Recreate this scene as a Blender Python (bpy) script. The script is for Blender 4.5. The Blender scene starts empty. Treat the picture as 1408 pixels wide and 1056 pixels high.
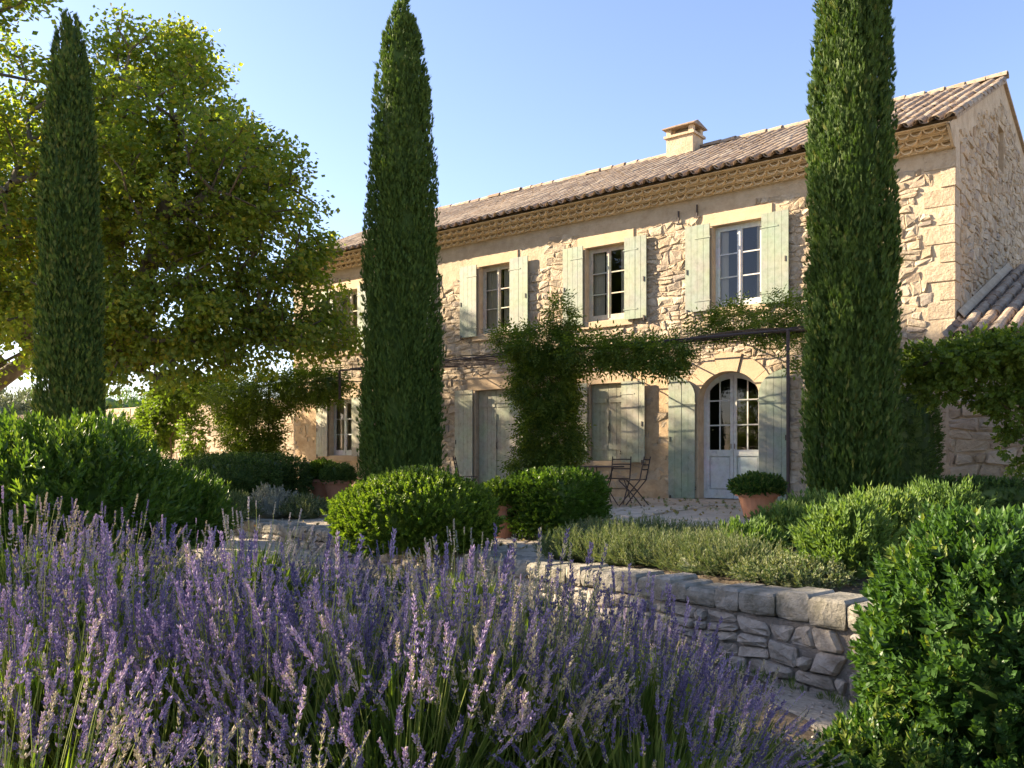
import bpy, math, random
import numpy as np
from mathutils import Matrix, Vector

# ------------------------------------------------------------------ camera, world, sun, exposure
SC = bpy.context.scene
COL = SC.collection
RNG = np.random.default_rng(7)
random.seed(7)

FWD = np.array([-.6215, .7834]); FWD /= np.hypot(*FWD)
RGT = np.array([FWD[1], -FWD[0]])
CAM = np.array([3.27, -15.78]); EYE = .86; FPX = 1210.

cam_d = bpy.data.cameras.new('camera'); cam = bpy.data.objects.new('camera', cam_d); COL.objects.link(cam)
cam.location = (CAM[0], CAM[1], EYE)
cam.rotation_euler = (math.pi/2, 0, math.atan2(-FWD[0], FWD[1]))
cam_d.sensor_width = 36; cam_d.lens = 36*FPX/1408
cam_d.shift_y = 99/1408
cam_d.clip_start = .05; cam_d.clip_end = 4000
SC.camera = cam

SUN_EL = math.radians(24.5); SUN_H = np.array([-.925, -.38]); SUN_H /= np.hypot(*SUN_H)
world = bpy.data.worlds.new('World'); SC.world = world; world.use_nodes = True
nt = world.node_tree; bg = nt.nodes['Background']
sky = nt.nodes.new('ShaderNodeTexSky'); sky.sky_type = 'NISHITA'; sky.sun_disc = False
sky.sun_elevation = SUN_EL; sky.sun_rotation = math.atan2(SUN_H[0], SUN_H[1]) % (2*math.pi)
sky.air_density = 1.0; sky.dust_density = .7; sky.ozone_density = 3.6; sky.altitude = 200
tint = nt.nodes.new('ShaderNodeMix'); tint.data_type = 'RGBA'; tint.blend_type = 'MULTIPLY'; tint.inputs[0].default_value = 1; tint.inputs[7].default_value = (1.19, .98, .95, 1)
nt.links.new(sky.outputs[0], tint.inputs[6]); nt.links.new(tint.outputs[2], bg.inputs[0]); bg.inputs[1].default_value = .071
sun_d = bpy.data.lights.new('sun', 'SUN'); sun_d.energy = 4.4; sun_d.angle = math.radians(.53); sun_d.color = (1, .83, .60)
sun = bpy.data.objects.new('sun', sun_d); COL.objects.link(sun); sun.location = (-30, -12, 14)
sd = Vector((SUN_H[0]*math.cos(SUN_EL), SUN_H[1]*math.cos(SUN_EL), math.sin(SUN_EL)))
sun.rotation_euler = sd.to_track_quat('Z', 'Y').to_euler()
SC.view_settings.view_transform = 'Standard'; SC.view_settings.look = 'None'
SC.view_settings.exposure = 2.33; SC.view_settings.gamma = 1; SC.view_settings.use_curve_mapping = False
try:
    SC.cycles.max_bounces = 10; SC.cycles.diffuse_bounces = 8; SC.cycles.transmission_bounces = 6
    SC.cycles.use_denoising = True; SC.cycles.sample_clamp_indirect = 6
except Exception:
    pass

# ------------------------------------------------------------------ placing by measured distance
def at(px, py, d):
    p = CAM + d*FWD + (px-704)/FPX*d*RGT
    return float(p[0]), float(p[1]), EYE + (627-py)*d/FPX
def onY(px, py, Y):
    s = (px-704)/FPX; dr = FWD + s*RGT; t = (Y-CAM[1])/dr[1]
    return float(CAM[0]+t*dr[0]), EYE + (627-py)*t/FPX
def depth(p): return float((np.array(p[:2])-CAM) @ FWD)
def view_size(p, area, n):
    v = np.array([CAM[0], CAM[1], EYE]) - np.array(p); L = np.linalg.norm(v)
    return area*max(0, float(v @ np.array(n))/L)/L**2

# ------------------------------------------------------------------ materials
def new_mat(name):
    m = bpy.data.materials.new(name); m.use_nodes = True
    return m, m.node_tree.nodes, m.node_tree.links, m.node_tree.nodes['Principled BSDF']
def ramp(N, stops):
    r = N.new('ShaderNodeValToRGB'); e = r.color_ramp.elements
    while len(e) < len(stops): e.new(.5)
    for i, (p, c) in enumerate(stops): e[i].position = p; e[i].color = (*c, 1)
    return r
def rnd_node(N, L):
    a = N.new('ShaderNodeAttribute'); a.attribute_name = 'rnd'
    o = N.new('ShaderNodeObjectInfo')
    s = N.new('ShaderNodeMath'); s.operation = 'ADD'; L.new(a.outputs['Fac'], s.inputs[0]); L.new(o.outputs['Random'], s.inputs[1])
    f = N.new('ShaderNodeMath'); f.operation = 'FRACT'; L.new(s.outputs[0], f.inputs[0])
    return f.outputs[0]
def noise(N, L, scale, detail=4, rough=.6, vec=None):
    n = N.new('ShaderNodeTexNoise'); n.inputs['Scale'].default_value = scale; n.inputs['Detail'].default_value = detail; n.inputs['Roughness'].default_value = rough
    if vec is None:
        g = N.new('ShaderNodeNewGeometry'); vec = g.outputs['Position']
    L.new(vec, n.inputs['Vector']); return n
def mix(N, L, typ, fac, a, b):
    m = N.new('ShaderNodeMix'); m.data_type = 'RGBA'; m.blend_type = typ
    for v, i in ((fac, 0), (a, 6), (b, 7)):
        if isinstance(v, (int, float)): m.inputs[i].default_value = v
        elif isinstance(v, tuple): m.inputs[i].default_value = (*v, 1)
        else: L.new(v, m.inputs[i])
    return m.outputs[2]
def grain(name, stops, nscale=6, namt=.5, dark=(.55, .52, .48), rough=.9, bump=.4, bscale=30, per_piece=True, spec=.2, bdist=.02):
    """mineral / wood surfaces: colour per piece, mottled by noise, fine relief"""
    m, N, L, P = new_mat(name)
    n1 = noise(N, L, nscale, 6, .65)
    if per_piece:
        r = ramp(N, stops); L.new(rnd_node(N, L), r.inputs[0])
    else:
        n0 = noise(N, L, nscale*.22, 5, .6); r = ramp(N, stops); L.new(n0.outputs['Fac'], r.inputs[0])
    rr = ramp(N, [(.3, dark), (.62, (1, 1, 1))]); L.new(n1.outputs['Fac'], rr.inputs[0])
    c = mix(N, L, 'MULTIPLY', namt, r.outputs[0], rr.outputs[0])
    L.new(c, P.inputs['Base Color'])
    P.inputs['Roughness'].default_value = rough; P.inputs['Specular IOR Level'].default_value = spec
    b = N.new('ShaderNodeBump'); b.inputs['Strength'].default_value = bump; b.inputs['Distance'].default_value = bdist
    n2 = noise(N, L, bscale, 6, .7); L.new(n2.outputs['Fac'], b.inputs['Height']); L.new(b.outputs[0], P.inputs['Normal'])
    return m
def leafy(name, stops, trans=.35, tint=(1.25, 1.35, .5), rough=.55, spec=.3):
    m, N, L, P = new_mat(name)
    r = ramp(N, stops); L.new(rnd_node(N, L), r.inputs[0])
    L.new(r.outputs[0], P.inputs['Base Color']); P.inputs['Roughness'].default_value = rough; P.inputs['Specular IOR Level'].default_value = spec
    t = N.new('ShaderNodeBsdfTranslucent'); c = mix(N, L, 'MULTIPLY', 1., r.outputs[0], tint); L.new(c, t.inputs[0])
    a = N.new('ShaderNodeMixShader'); a.inputs[0].default_value = trans
    L.new(P.outputs[0], a.inputs[1]); L.new(t.outputs[0], a.inputs[2]); L.new(a.outputs[0], N['Material Output'].inputs[0])
    return m
def paint(name, col, rough=.5, wear=None, spec=.3):
    m, N, L, P = new_mat(name)
    n = noise(N, L, 9, 6, .7); n2 = noise(N, L, 1.7, 4, .6)
    w = wear or tuple(c*.72 for c in col)
    r = ramp(N, [(.30, tuple(c*.62 for c in col)), (.42, w), (.60, col)]); L.new(n.outputs['Fac'], r.inputs[0])
    c2 = mix(N, L, 'MULTIPLY', .40, r.outputs[0], n2.outputs['Color'])
    L.new(c2, P.inputs['Base Color']); P.inputs['Roughness'].default_value = rough; P.inputs['Specular IOR Level'].default_value = spec
    b = N.new('ShaderNodeBump'); b.inputs['Strength'].default_value = .15; b.inputs['Distance'].default_value = .004
    n3 = noise(N, L, 60, 4, .7); L.new(n3.outputs['Fac'], b.inputs['Height']); L.new(b.outputs[0], P.inputs['Normal'])
    return m

M = {}
M['rubble'] = grain('limestone_rubble', [(0, (.37, .29, .20)), (.25, (.50, .41, .295)), (.5, (.42, .35, .26)), (.72, (.56, .47, .35)), (.86, (.47, .36, .245)), (1, (.33, .285, .24))], 7, .6, (.60, .55, .50), .93, .9, 22, bdist=.03)
M['greystone'] = grain('weathered_wall_stone', [(0, (.35, .315, .26)), (.3, (.48, .43, .36)), (.6, (.41, .365, .305)), (1, (.52, .46, .38))], 8, .85, (.36, .34, .31), .95, 1., 20, bdist=.03)
M['capstone'] = grain('mossy_cap_stone', [(0, (.25, .23, .185)), (.35, (.36, .33, .27)), (.7, (.29, .265, .215)), (1, (.41, .365, .30))], 7, .9, (.34, .35, .28), .95, 1., 18, bdist=.035)
M['mortar'] = grain('lime_mortar', [(.3, (.45, .355, .245)), (.55, (.53, .43, .305)), (.75, (.47, .365, .25))], 5, .6, (.60, .54, .48), .95, .9, 22, per_piece=False, bdist=.02)
M['oldmortar'] = grain('old_grey_mortar', [(.3, (.20, .18, .15)), (.6, (.32, .28, .235))], 9, .6, (.5, .48, .45), .95, 1., 24, per_piece=False, bdist=.03)
M['dressed'] = grain('dressed_limestone', [(0, (.50, .37, .235)), (.5, (.56, .43, .285)), (1, (.47, .355, .23))], 5, .4, (.72, .66, .6), .85, .35, 30)
M['quoin'] = grain('quoin_limestone', [(0, (.46, .37, .26)), (.5, (.56, .46, .335)), (1, (.43, .345, .245))], 9, .6, (.58, .52, .47), .93, 1., 16, bdist=.04)
M['tile'] = grain('clay_roof_tile', [(0, (.265, .195, .135)), (.2, (.41, .325, .235)), (.45, (.33, .25, .178)), (.7, (.47, .385, .285)), (.85, (.245, .19, .145)), (1, (.39, .285, .195))], 11, .65, (.40, .37, .33), .9, .5, 40)
M['cornice'] = grain('cornice_clay', [(0, (.60, .47, .30)), (.5, (.68, .55, .37)), (1, (.55, .42, .26))], 8, .4, (.7, .62, .52), .9, .3, 40)
M['shutter'] = paint('sage_green_paint', (.36, .395, .305), .55, (.30, .335, .25))
M['palewood'] = paint('pale_cream_green_paint', (.50, .495, .37), .55, (.42, .41, .30))
M['white'] = paint('white_joinery_paint', (.74, .75, .73), .4, (.66, .66, .63))
M['cream'] = paint('cream_joinery_paint', (.66, .61, .48), .45, (.56, .50, .38))
M['iron'] = grain('rusted_iron', [(0, (.045, .034, .03)), (1, (.075, .05, .042))], 14, .5, (.5, .4, .35), .65, .3, 60, spec=.4)
M['terracotta'] = grain('terracotta', [(0, (.40, .185, .105)), (.5, (.46, .225, .13)), (1, (.36, .17, .10))], 7, .5, (.72, .66, .6), .85, .2, 40)
M['bark'] = grain('plane_bark', [(.35, (.10, .08, .055)), (.5, (.17, .14, .10)), (.65, (.12, .095, .07))], 6, .5, (.5, .46, .4), .9, .8, 14, per_piece=False)
M['twig'] = grain('brown_twig', [(0, (.07, .05, .032)), (1, (.11, .08, .05))], 12, .4, (.6, .5, .45), .9, .4, 40)
M['soil'] = grain('garden_soil', [(.3, (.11, .085, .06)), (.6, (.19, .15, .105))], 9, .6, (.5, .45, .4), 1, 1., 18, per_piece=False, bdist=.05)
M['gravel'] = grain('pale_gravel', [(.3, (.40, .355, .285)), (.6, (.52, .46, .37))], 26, .7, (.45, .42, .4), .95, 1., 34, per_piece=False, bdist=.03)
M['terrace'] = grain('terrace_gravel', [(.3, (.43, .365, .27)), (.6, (.54, .46, .345))], 22, .5, (.6, .55, .5), .95, .8, 40, per_piece=False, bdist=.02)
M['paver'] = grain('limestone_paver', [(0, (.43, .37, .29)), (.5, (.53, .455, .355)), (1, (.47, .395, .30))], 8, .5, (.6, .56, .5), .9, .5, 26)
M['fabric'] = grain('linen_curtain', [(0, (.60, .53, .43)), (1, (.66, .59, .48))], 3, .3, (.8, .78, .74), .95, .1, 90)
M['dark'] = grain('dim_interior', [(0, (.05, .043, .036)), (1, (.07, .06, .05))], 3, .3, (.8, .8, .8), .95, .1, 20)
M['field'] = grain('dry_ground', [(.3, (.20, .18, .10)), (.6, (.30, .265, .16))], 3, .5, (.6, .6, .5), 1, .8, 8, per_piece=False)

M['cypress'] = leafy('cypress_needles', [(0, (.038, .074, .017)), (.5, (.066, .115, .021)), (.85, (.10, .155, .028)), (1, (.16, .17, .045))], .28, (1.3, 1.35, .45), .6, .2)
M['plane'] = leafy('plane_leaves', [(0, (.105, .158, .033)), (.5, (.15, .205, .039)), (.8, (.20, .24, .042)), (1, (.31, .26, .042))], .58, (1.65, 1.7, .5), .5, .35)
M['box'] = leafy('box_leaves', [(0, (.07, .12, .014)), (.5, (.11, .175, .020)), (1, (.18, .24, .03))], .38, (1.3, 1.4, .5), .45, .35)
M['laurel'] = leafy('laurel_leaves', [(0, (.06, .115, .016)), (.6, (.095, .165, .022)), (1, (.16, .22, .04))], .40, (1.35, 1.4, .5), .42, .35)
M['euonymus'] = leafy('glossy_shrub_leaves', [(0, (.038, .088, .020)), (.6, (.064, .13, .027)), (.85, (.10, .165, .034)), (1, (.17, .20, .05))], .33, (1.35, 1.4, .45), .42, .28)
M['darkhedge'] = leafy('dark_hedge_leaves', [(0, (.045, .085, .022)), (.5, (.072, .125, .03)), (1, (.11, .165, .04))], .34, (1.2, 1.3, .5), .5, .25)
M['wisteria'] = leafy('wisteria_leaves', [(0, (.06, .105, .018)), (.5, (.095, .15, .024)), (1, (.15, .20, .032))], .48, (1.5, 1.5, .45), .5, .3)
M['sage'] = leafy('sage_leaves', [(0, (.08, .145, .035)), (.6, (.12, .195, .045)), (1, (.18, .24, .065))], .36, (1.3, 1.3, .5), .6, .25)
M['santolina'] = leafy('santolina_needles', [(0, (.065, .10, .04)), (.5, (.10, .14, .052)), (.85, (.17, .19, .085)), (1, (.27, .28, .18))], .3, (1.25, 1.25, .6), .7, .2)
M['silver'] = leafy('silver_leaves', [(0, (.19, .20, .16)), (1, (.30, .31, .25))], .25, (1.1, 1.1, .8), .75, .2)
M['lavleaf'] = leafy('lavender_leaves', [(0, (.09, .15, .028)), (.6, (.15, .215, .038)), (1, (.24, .29, .06))], .42, (1.3, 1.35, .45), .65, .2)
M['lavstem'] = leafy('lavender_stems', [(0, (.15, .20, .045)), (1, (.26, .29, .075))], .35, (1.2, 1.25, .5), .6, .2)
M['lavflower'] = leafy('lavender_flowers', [(0, (.10, .088, .195)), (.28, (.20, .17, .30)), (.5, (.36, .295, .43)), (.66, (.53, .44, .53)), (.76, (.45, .42, .28))], .36, (1.15, 1.0, 1.1), .75, .12)
M['olive'] = leafy('olive_leaves', [(0, (.10, .125, .06)), (1, (.19, .21, .12))], .25, (1.1, 1.1, .7), .6, .3)

M['dryleaf'] = leafy('dry_leaves', [(0, (.20, .13, .06)), (.6, (.30, .21, .09)), (1, (.36, .30, .12))], .2, (1.1, 1.0, .7), .8, .1)
M['lavpale'] = leafy('lavender_faded_flowers', [(0, (.20, .21, .17)), (.5, (.32, .31, .29)), (1, (.42, .38, .42))], .3, (1.1, 1.05, .9), .75, .12)
def glass_mat():
    m, N, L, P = new_mat('window_glass')
    tr = N.new('ShaderNodeBsdfTransparent'); tr.inputs[0].default_value = (.86, .88, .86, 1)
    gl = N.new('ShaderNodeBsdfGlossy'); gl.inputs['Roughness'].default_value = .015
    fr = N.new('ShaderNodeFresnel'); fr.inputs[0].default_value = 1.55
    ad = N.new('ShaderNodeMath'); ad.operation = 'MULTIPLY_ADD'; ad.inputs[1].default_value = 1.1; ad.inputs[2].default_value = .0
    L.new(fr.outputs[0], ad.inputs[0])
    mx = N.new('ShaderNodeMixShader'); L.new(ad.outputs[0], mx.inputs[0]); L.new(tr.outputs[0], mx.inputs[1]); L.new(gl.outputs[0], mx.inputs[2])
    L.new(mx.outputs[0], N['Material Output'].inputs[0]); return m
M['glass'] = glass_mat()

# ------------------------------------------------------------------ object helpers
def wloc(o):
    v = Vector((0, 0, 0))
    while o is not None: v += o.location; o = o.parent
    return np.array(v)
def arr_mesh(name, v, faces, mat, rnd=None, smooth=False):
    """faces: list of index tuples, or (n,k) int array, or list of such arrays"""
    me = bpy.data.meshes.new(name); v = np.asarray(v, np.float32)
    if isinstance(faces, np.ndarray): faces = [faces]
    if faces and isinstance(faces[0], np.ndarray):
        li = np.concatenate([f.ravel() for f in faces]).astype(np.int32)
        tot = np.concatenate([np.full(len(f), f.shape[1], np.int32) for f in faces])
    else:
        li = np.array([i for f in faces for i in f], np.int32); tot = np.array([len(f) for f in faces], np.int32)
    st = np.concatenate([[0], np.cumsum(tot)[:-1]]).astype(np.int32)
    me.vertices.add(len(v)); me.vertices.foreach_set('co', v.ravel())
    me.loops.add(len(li)); me.loops.foreach_set('vertex_index', li)
    me.polygons.add(len(tot)); me.polygons.foreach_set('loop_start', st)
    me.polygons.foreach_set('use_smooth', np.full(len(tot), bool(smooth)))
    me.update(calc_edges=True)
    if rnd is not None:
        a = me.attributes.new('rnd', 'FLOAT', 'FACE'); a.data.foreach_set('value', np.asarray(rnd, np.float32))
    if mat is not None: me.materials.append(mat)
    return me
def link(name, me, parent=None, kind=None, loc=None):
    o = bpy.data.objects.new(name, me); COL.objects.link(o)
    if parent is not None: o.parent = parent
    if loc is not None: o.location = loc
    if kind: o['kind'] = kind
    return o
def thing(name, label, cat, loc=(0, 0, 0), group=None, rz=0):
    o = bpy.data.objects.new(name, None); COL.objects.link(o); o.location = loc; o.rotation_euler.z = rz
    o.empty_display_size = .2
    return tag(o, label, cat, group)
def tag(o, label, cat, group=None):
    o['label'] = label; o['category'] = cat
    if group: o['group'] = group
    return o
def copy_tree(o, parent=None):
    c = o.copy(); COL.objects.link(c); c.parent = parent
    for ch in list(o.children): copy_tree(ch, c)
    return c

class MB:
    def __init__(s): s.v = []; s.f = []; s.r = []; s.n = 0
    def add(s, vs, fs, r=None):
        r = random.random() if r is None else r
        s.v.append(np.asarray(vs, float)); s.f += [tuple(i+s.n for i in f) for f in fs]; s.r += [r]*len(fs); s.n += len(vs); return s
    def box(s, x0, x1, y0, y1, z0, z1):
        return s.add([(x0, y0, z0), (x1, y0, z0), (x1, y1, z0), (x0, y1, z0), (x0, y0, z1), (x1, y0, z1), (x1, y1, z1), (x0, y1, z1)],
                     [(0, 3, 2, 1), (4, 5, 6, 7), (0, 1, 5, 4), (1, 2, 6, 5), (2, 3, 7, 6), (3, 0, 4, 7)])
    def bbox(s, x0, x1, y0, y1, z0, z1, b=.006):
        """box whose front (-Y) edges are bevelled"""
        a = [(x0, y1, z0), (x1, y1, z0), (x1, y1, z1), (x0, y1, z1), (x0, y0+b, z0), (x1, y0+b, z0), (x1, y0+b, z1), (x0, y0+b, z1),
             (x0+b, y0, z0+b), (x1-b, y0, z0+b), (x1-b, y0, z1-b), (x0+b, y0, z1-b)]
        fs = [(0, 1, 2, 3)]
        for i in range(4):
            j = (i+1) % 4; fs += [(i, i+4, j+4, j), (i+4, i+8, j+8, j+4)]
        fs.append((8, 11, 10, 9))
        return s.add(a, [tuple(reversed(f)) for f in fs])
    def tube(s, pts, rad, n=6, caps=True):
        pts = np.asarray(pts, float); k = len(pts)
        rad = np.full(k, rad) if np.isscalar(rad) else np.asarray(rad)
        d = np.gradient(pts, axis=0); d /= np.linalg.norm(d, axis=1)[:, None]+1e-9
        ref = np.array([0, 0, 1.]) if abs(d[:, 2]).mean() < .8 else np.array([1., 0, 0])
        a = np.cross(d, ref); a /= np.linalg.norm(a, axis=1)[:, None]+1e-9; b = np.cross(d, a)
        th = np.arange(n)*2*np.pi/n
        ring = pts[:, None]+rad[:, None, None]*(np.cos(th)[None, :, None]*a[:, None]+np.sin(th)[None, :, None]*b[:, None])
        fs = []
        for i in range(k-1):
            for j in range(n):
                j2 = (j+1) % n; fs.append((i*n+j, i*n+j2, (i+1)*n+j2, (i+1)*n+j))
        if caps: fs += [tuple(range(n))[::-1], tuple(range((k-1)*n, k*n))]
        return s.add(ring.reshape(-1, 3), fs)
    def lathe(s, prof, n=20, cx=0, cy=0):
        th = np.arange(n)*2*np.pi/n; vs = []
        for r, z in prof: vs += [(cx+r*math.cos(t), cy+r*math.sin(t), z) for t in th]
        fs = []
        for i in range(len(prof)-1):
            for j in range(n):
                j2 = (j+1) % n; fs.append((i*n+j, i*n+j2, (i+1)*n+j2, (i+1)*n+j))
        fs += [tuple(range(n))[::-1], tuple(range((len(prof)-1)*n, len(prof)*n))]
        return s.add(vs, fs)
    def prism(s, poly, y0, y1):
        """poly in (x,z), counter-clockwise seen from -Y; y0 front"""
        n = len(poly); vs = [(x, y0, z) for x, z in poly]+[(x, y1, z) for x, z in poly]
        fs = [tuple(range(n)), tuple(range(2*n-1, n-1, -1))]+[(i, i+n, (i+1) % n+n, (i+1) % n) for i in range(n)]
        return s.add(vs, fs)
    def build(s, name, mat, parent=None, kind=None, smooth=False, local=False):
        v = np.concatenate(s.v)
        if parent is not None and not local: v = v-wloc(parent)
        return link(name, arr_mesh(name, v, s.f, mat, s.r, smooth), parent, kind)

# ------------------------------------------------------------------ stone laying
def clip(poly, a, b, c):
    """keep a*x+b*y<=c"""
    out = []; n = len(poly)
    for i in range(n):
        p, q = poly[i], poly[(i+1) % n]; dp = a*p[0]+b*p[1]-c; dq = a*q[0]+b*q[1]-c
        if dp <= 0: out.append(p)
        if dp*dq < 0:
            t = dp/(dp-dq); out.append((p[0]+t*(q[0]-p[0]), p[1]+t*(q[1]-p[1])))
    return out
def rubble(u0, u1, v0, v1, hm, wm, joint=.016, jit=.35, sc=1.5, seed=1):
    rg = np.random.default_rng(seed); S = []
    v = v0
    while v < v1:
        h = hm*rg.uniform(.65, 1.4); u = u0-rg.uniform(0, wm)
        while u < u1+wm:
            w = wm*rg.uniform(.4, 1.8); S.append((u+w/2+rg.normal()*jit*wm*.4, (v+h/2+rg.normal()*jit*hm*.8)*sc)); u += w
        v += h
    S = np.array(S); out = []; R = max(wm*2.6, hm*sc*2.6)
    order = np.argsort(S[:, 0]); S = S[order]; xs = S[:, 0]
    for i, p in enumerate(S):
        a, b = np.searchsorted(xs, [p[0]-R, p[0]+R]); q = S[a:b]; q = q[np.abs(q[:, 1]-p[1]) < R]
        d2 = ((q-p)**2).sum(1); q = q[np.argsort(d2)][1:26]
        poly = [(max(u0, p[0]-R), max(v0*sc, p[1]-R)), (min(u1, p[0]+R), max(v0*sc, p[1]-R)), (min(u1, p[0]+R), min(v1*sc, p[1]+R)), (max(u0, p[0]-R), min(v1*sc, p[1]+R))]
        if poly[1][0] <= poly[0][0] or poly[2][1] <= poly[1][1]: continue
        for w in q:
            n = w-p; L = math.hypot(*n)
            if L < 1e-6: continue
            n = n/L; c = n @ ((p+w)/2)-joint/2*(1+.5*(sc-1)*abs(n[1]))
            poly = clip(poly, n[0], n[1], c)
            if len(poly) < 3: break
        if len(poly) >= 3: out.append([(x, y/sc) for x, y in poly])
    return out
def courses(u0, u1, v0, v1, hm, wm, joint=.012, seed=1, split=.3, wave=.32):
    """roughly coursed rubble: wavy rows of stones with knocked-off corners, some rows doubled by smaller stones"""
    rg = np.random.default_rng(seed); out = []; vb = [v0]
    while vb[-1] < v1: vb.append(vb[-1]+hm*rg.uniform(.65, 1.4))
    ph = rg.uniform(0, 6.28, (len(vb), 3)); fq = rg.uniform(.7, 2.4, (len(vb), 3))/wm*.22
    edge = lambda k, u: min(v1, max(v0, vb[k]+(0 if k == 0 else hm*wave*sum(math.sin(fq[k, j]*u*4+ph[k, j]) for j in range(3))/2)))
    def stone(pts):
        n = len(pts); res = []
        c = np.mean(pts, axis=0)
        for i in range(n):
            p, a, b = np.array(pts[i]), np.array(pts[i-1]), np.array(pts[(i+1) % n])
            ca, cb_ = min(.45, rg.uniform(.10, .34)), min(.45, rg.uniform(.10, .34))
            res += [tuple(p+(a-p)*ca*min(1, hm*.7/max(np.linalg.norm(a-p), 1e-3))), tuple(p+(b-p)*cb_*min(1, hm*.7/max(np.linalg.norm(b-p), 1e-3)))]
        out.append(res)
    g = joint/2
    for k in range(len(vb)-1):
        u = u0-rg.uniform(0, wm*.5); tilt = 0
        while u < u1:
            w = wm*rg.uniform(.45, 1.75); ul, ur = max(u0, u), min(u1, u+w); t2 = rg.normal()*hm*.14
            if ur-ul > .05:
                bl, br, tl, tr = edge(k, ul)+g, edge(k, ur)+g, edge(k+1, ul)-g, edge(k+1, ur)-g
                if tl-bl > .03 and tr-br > .03:
                    A, B, C_, D = (ul+g+tilt, bl), (ur-g+t2, br), (ur-g-t2, tr), (ul+g-tilt, tl)
                    if rg.random() < split and min(tl-bl, tr-br) > hm*.75:
                        f = rg.uniform(.35, .65); m1 = (A[0]+(D[0]-A[0])*f, A[1]+(D[1]-A[1])*f); m2 = (B[0]+(C_[0]-B[0])*f, B[1]+(C_[1]-B[1])*f)
                        stone([A, B, (m2[0], m2[1]-g), (m1[0], m1[1]-g)]); stone([(m1[0], m1[1]+g), (m2[0], m2[1]+g), C_, D])
                    else: stone([A, B, C_, D])
            u += w; tilt = t2
    return [[(x, z) for x, z in p] for p in out]
def area(p):
    return .5*abs(sum(p[i][0]*p[(i+1) % len(p)][1]-p[(i+1) % len(p)][0]*p[i][1] for i in range(len(p))))
def cut_rect(poly, r):
    """trim a stone that runs into an opening r=(u0,u1,v0,v1)"""
    us = [p[0] for p in poly]; vs = [p[1] for p in poly]
    if max(us) <= r[0] or min(us) >= r[1] or max(vs) <= r[2] or min(vs) >= r[3]: return poly
    c = (sum(us)/len(us), sum(vs)/len(vs))
    best = max((r[0]-c[0], (1, 0, r[0])), (c[0]-r[1], (-1, 0, -r[1])), (r[2]-c[1], (0, 1, r[2])), (c[1]-r[3], (0, -1, -r[3])))
    if best[0] < 0: return []
    return clip(poly, *best[1])
def stone_geo(poly, d, rg, O, U, V, Nn, round_=.26):
    """a stone: sides, a chamfer and an uneven face"""
    poly = [p for i, p in enumerate(poly) if math.dist(p, poly[i-1]) > .012]
    if len(poly) < 3: return None
    c = np.mean(poly, axis=0); n = len(poly); P = np.array(poly)
    size = math.sqrt(area(poly)); ch = min(.03, size*.13)
    inn = c+(P-c)*(1-ch/np.maximum(np.linalg.norm(P-c, axis=1), .02))[:, None]
    inn += rg.normal(size=inn.shape)*min(.011, size*.042)
    tilt = rg.normal(size=2)*.06
    def H(q, base): return base+(q-c) @ tilt
    vs = []
    vs += [np.array([*p, -.012]) for p in P]
    vs += [np.array([*p, max(.003, d*.45+rg.normal()*.003)]) for p in P]
    vs += [np.array([*p, d*.9+H(p, 0)+rg.normal()*.009]) for p in inn]
    vs.append(np.array([*(c+rg.normal(size=2)*size*.12), d*1.1+abs(rg.normal())*.006]))
    W = [O+v[0]*U+v[1]*V+max(v[2], -.02)*Nn for v in vs]
    fs = []
    for i in range(n):
        j = (i+1) % n
        fs += [(i, j, n+j, n+i), (n+i, n+j, 2*n+j, 2*n+i), (2*n+i, 2*n+j, 3*n)]
    return np.array(W), fs
def lay(items, part, parent_wall, mat, limit, stuff_name, rg, stuff_parent=None):
    """items: (size in view, verts, faces). largest become parts, the rest one joined part"""
    items = sorted(items, key=lambda t: -t[0]); org = wloc(parent_wall)
    for s, v, f in items[:limit]:
        c = v.mean(0)
        link(part, arr_mesh(part, v-c, f, mat), parent_wall, None, c-org)
    rest = MB()
    for s, v, f in items[limit:]: rest.add(v, f)
    if rest.n: rest.build(stuff_name, mat, stuff_parent or parent_wall, 'stuff')

# ------------------------------------------------------------------ foliage helpers
def unit(a): return a/(np.linalg.norm(a, axis=-1, keepdims=True)+1e-9)
def frames(z, rg, roll=None):
    """(N,3,3) matrices whose columns are x,y,z with z along the given axes"""
    z = unit(z); r = unit(rg.normal(size=z.shape)); x = unit(np.cross(r, z)); y = np.cross(z, x)
    return np.stack([x, y, z], axis=2)
def scatter(tv, tf, A, T, S, rg, per=1):
    """tv template verts, tf (m,k) faces, A frames, T places, S scales; per = faces sharing one random value"""
    N, n = len(T), len(tv)
    S = np.asarray(S); S = S[:, None] if S.ndim == 1 else S
    V = np.einsum('nij,nkj->nki', A, tv[None]*S[:, None, :])+T[:, None]
    F = (tf[None]+(np.arange(N)*n)[:, None, None]).reshape(-1, tf.shape[1])
    k = len(tf)//per
    base = np.clip(rg.beta(2, 2, size=(N, 1))*.7+rg.random((N, k))*.3, 0, .999)
    return V.reshape(-1, 3), F, np.repeat(base.ravel(), per)
def join(parts):
    vs, fs, rs, n = [], [], [], 0
    for v, f, r in parts: vs.append(v); fs.append(f+n); rs.append(r); n += len(v)
    return np.concatenate(vs), np.concatenate(fs), np.concatenate(rs)
def leaf(L, w, fold=.25, droop=.15):
    """one leaf along +Z, two folded halves of two triangles each"""
    return (np.array([(0, 0, 0), (-w/2, -fold*w*.4, L*.45), (0, droop*L*.2, L*.5), (w/2, -fold*w*.4, L*.45), (0, -droop*L, L)]),
            np.array([(0, 2, 1), (0, 3, 2), (1, 2, 4), (2, 3, 4)]))
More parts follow.
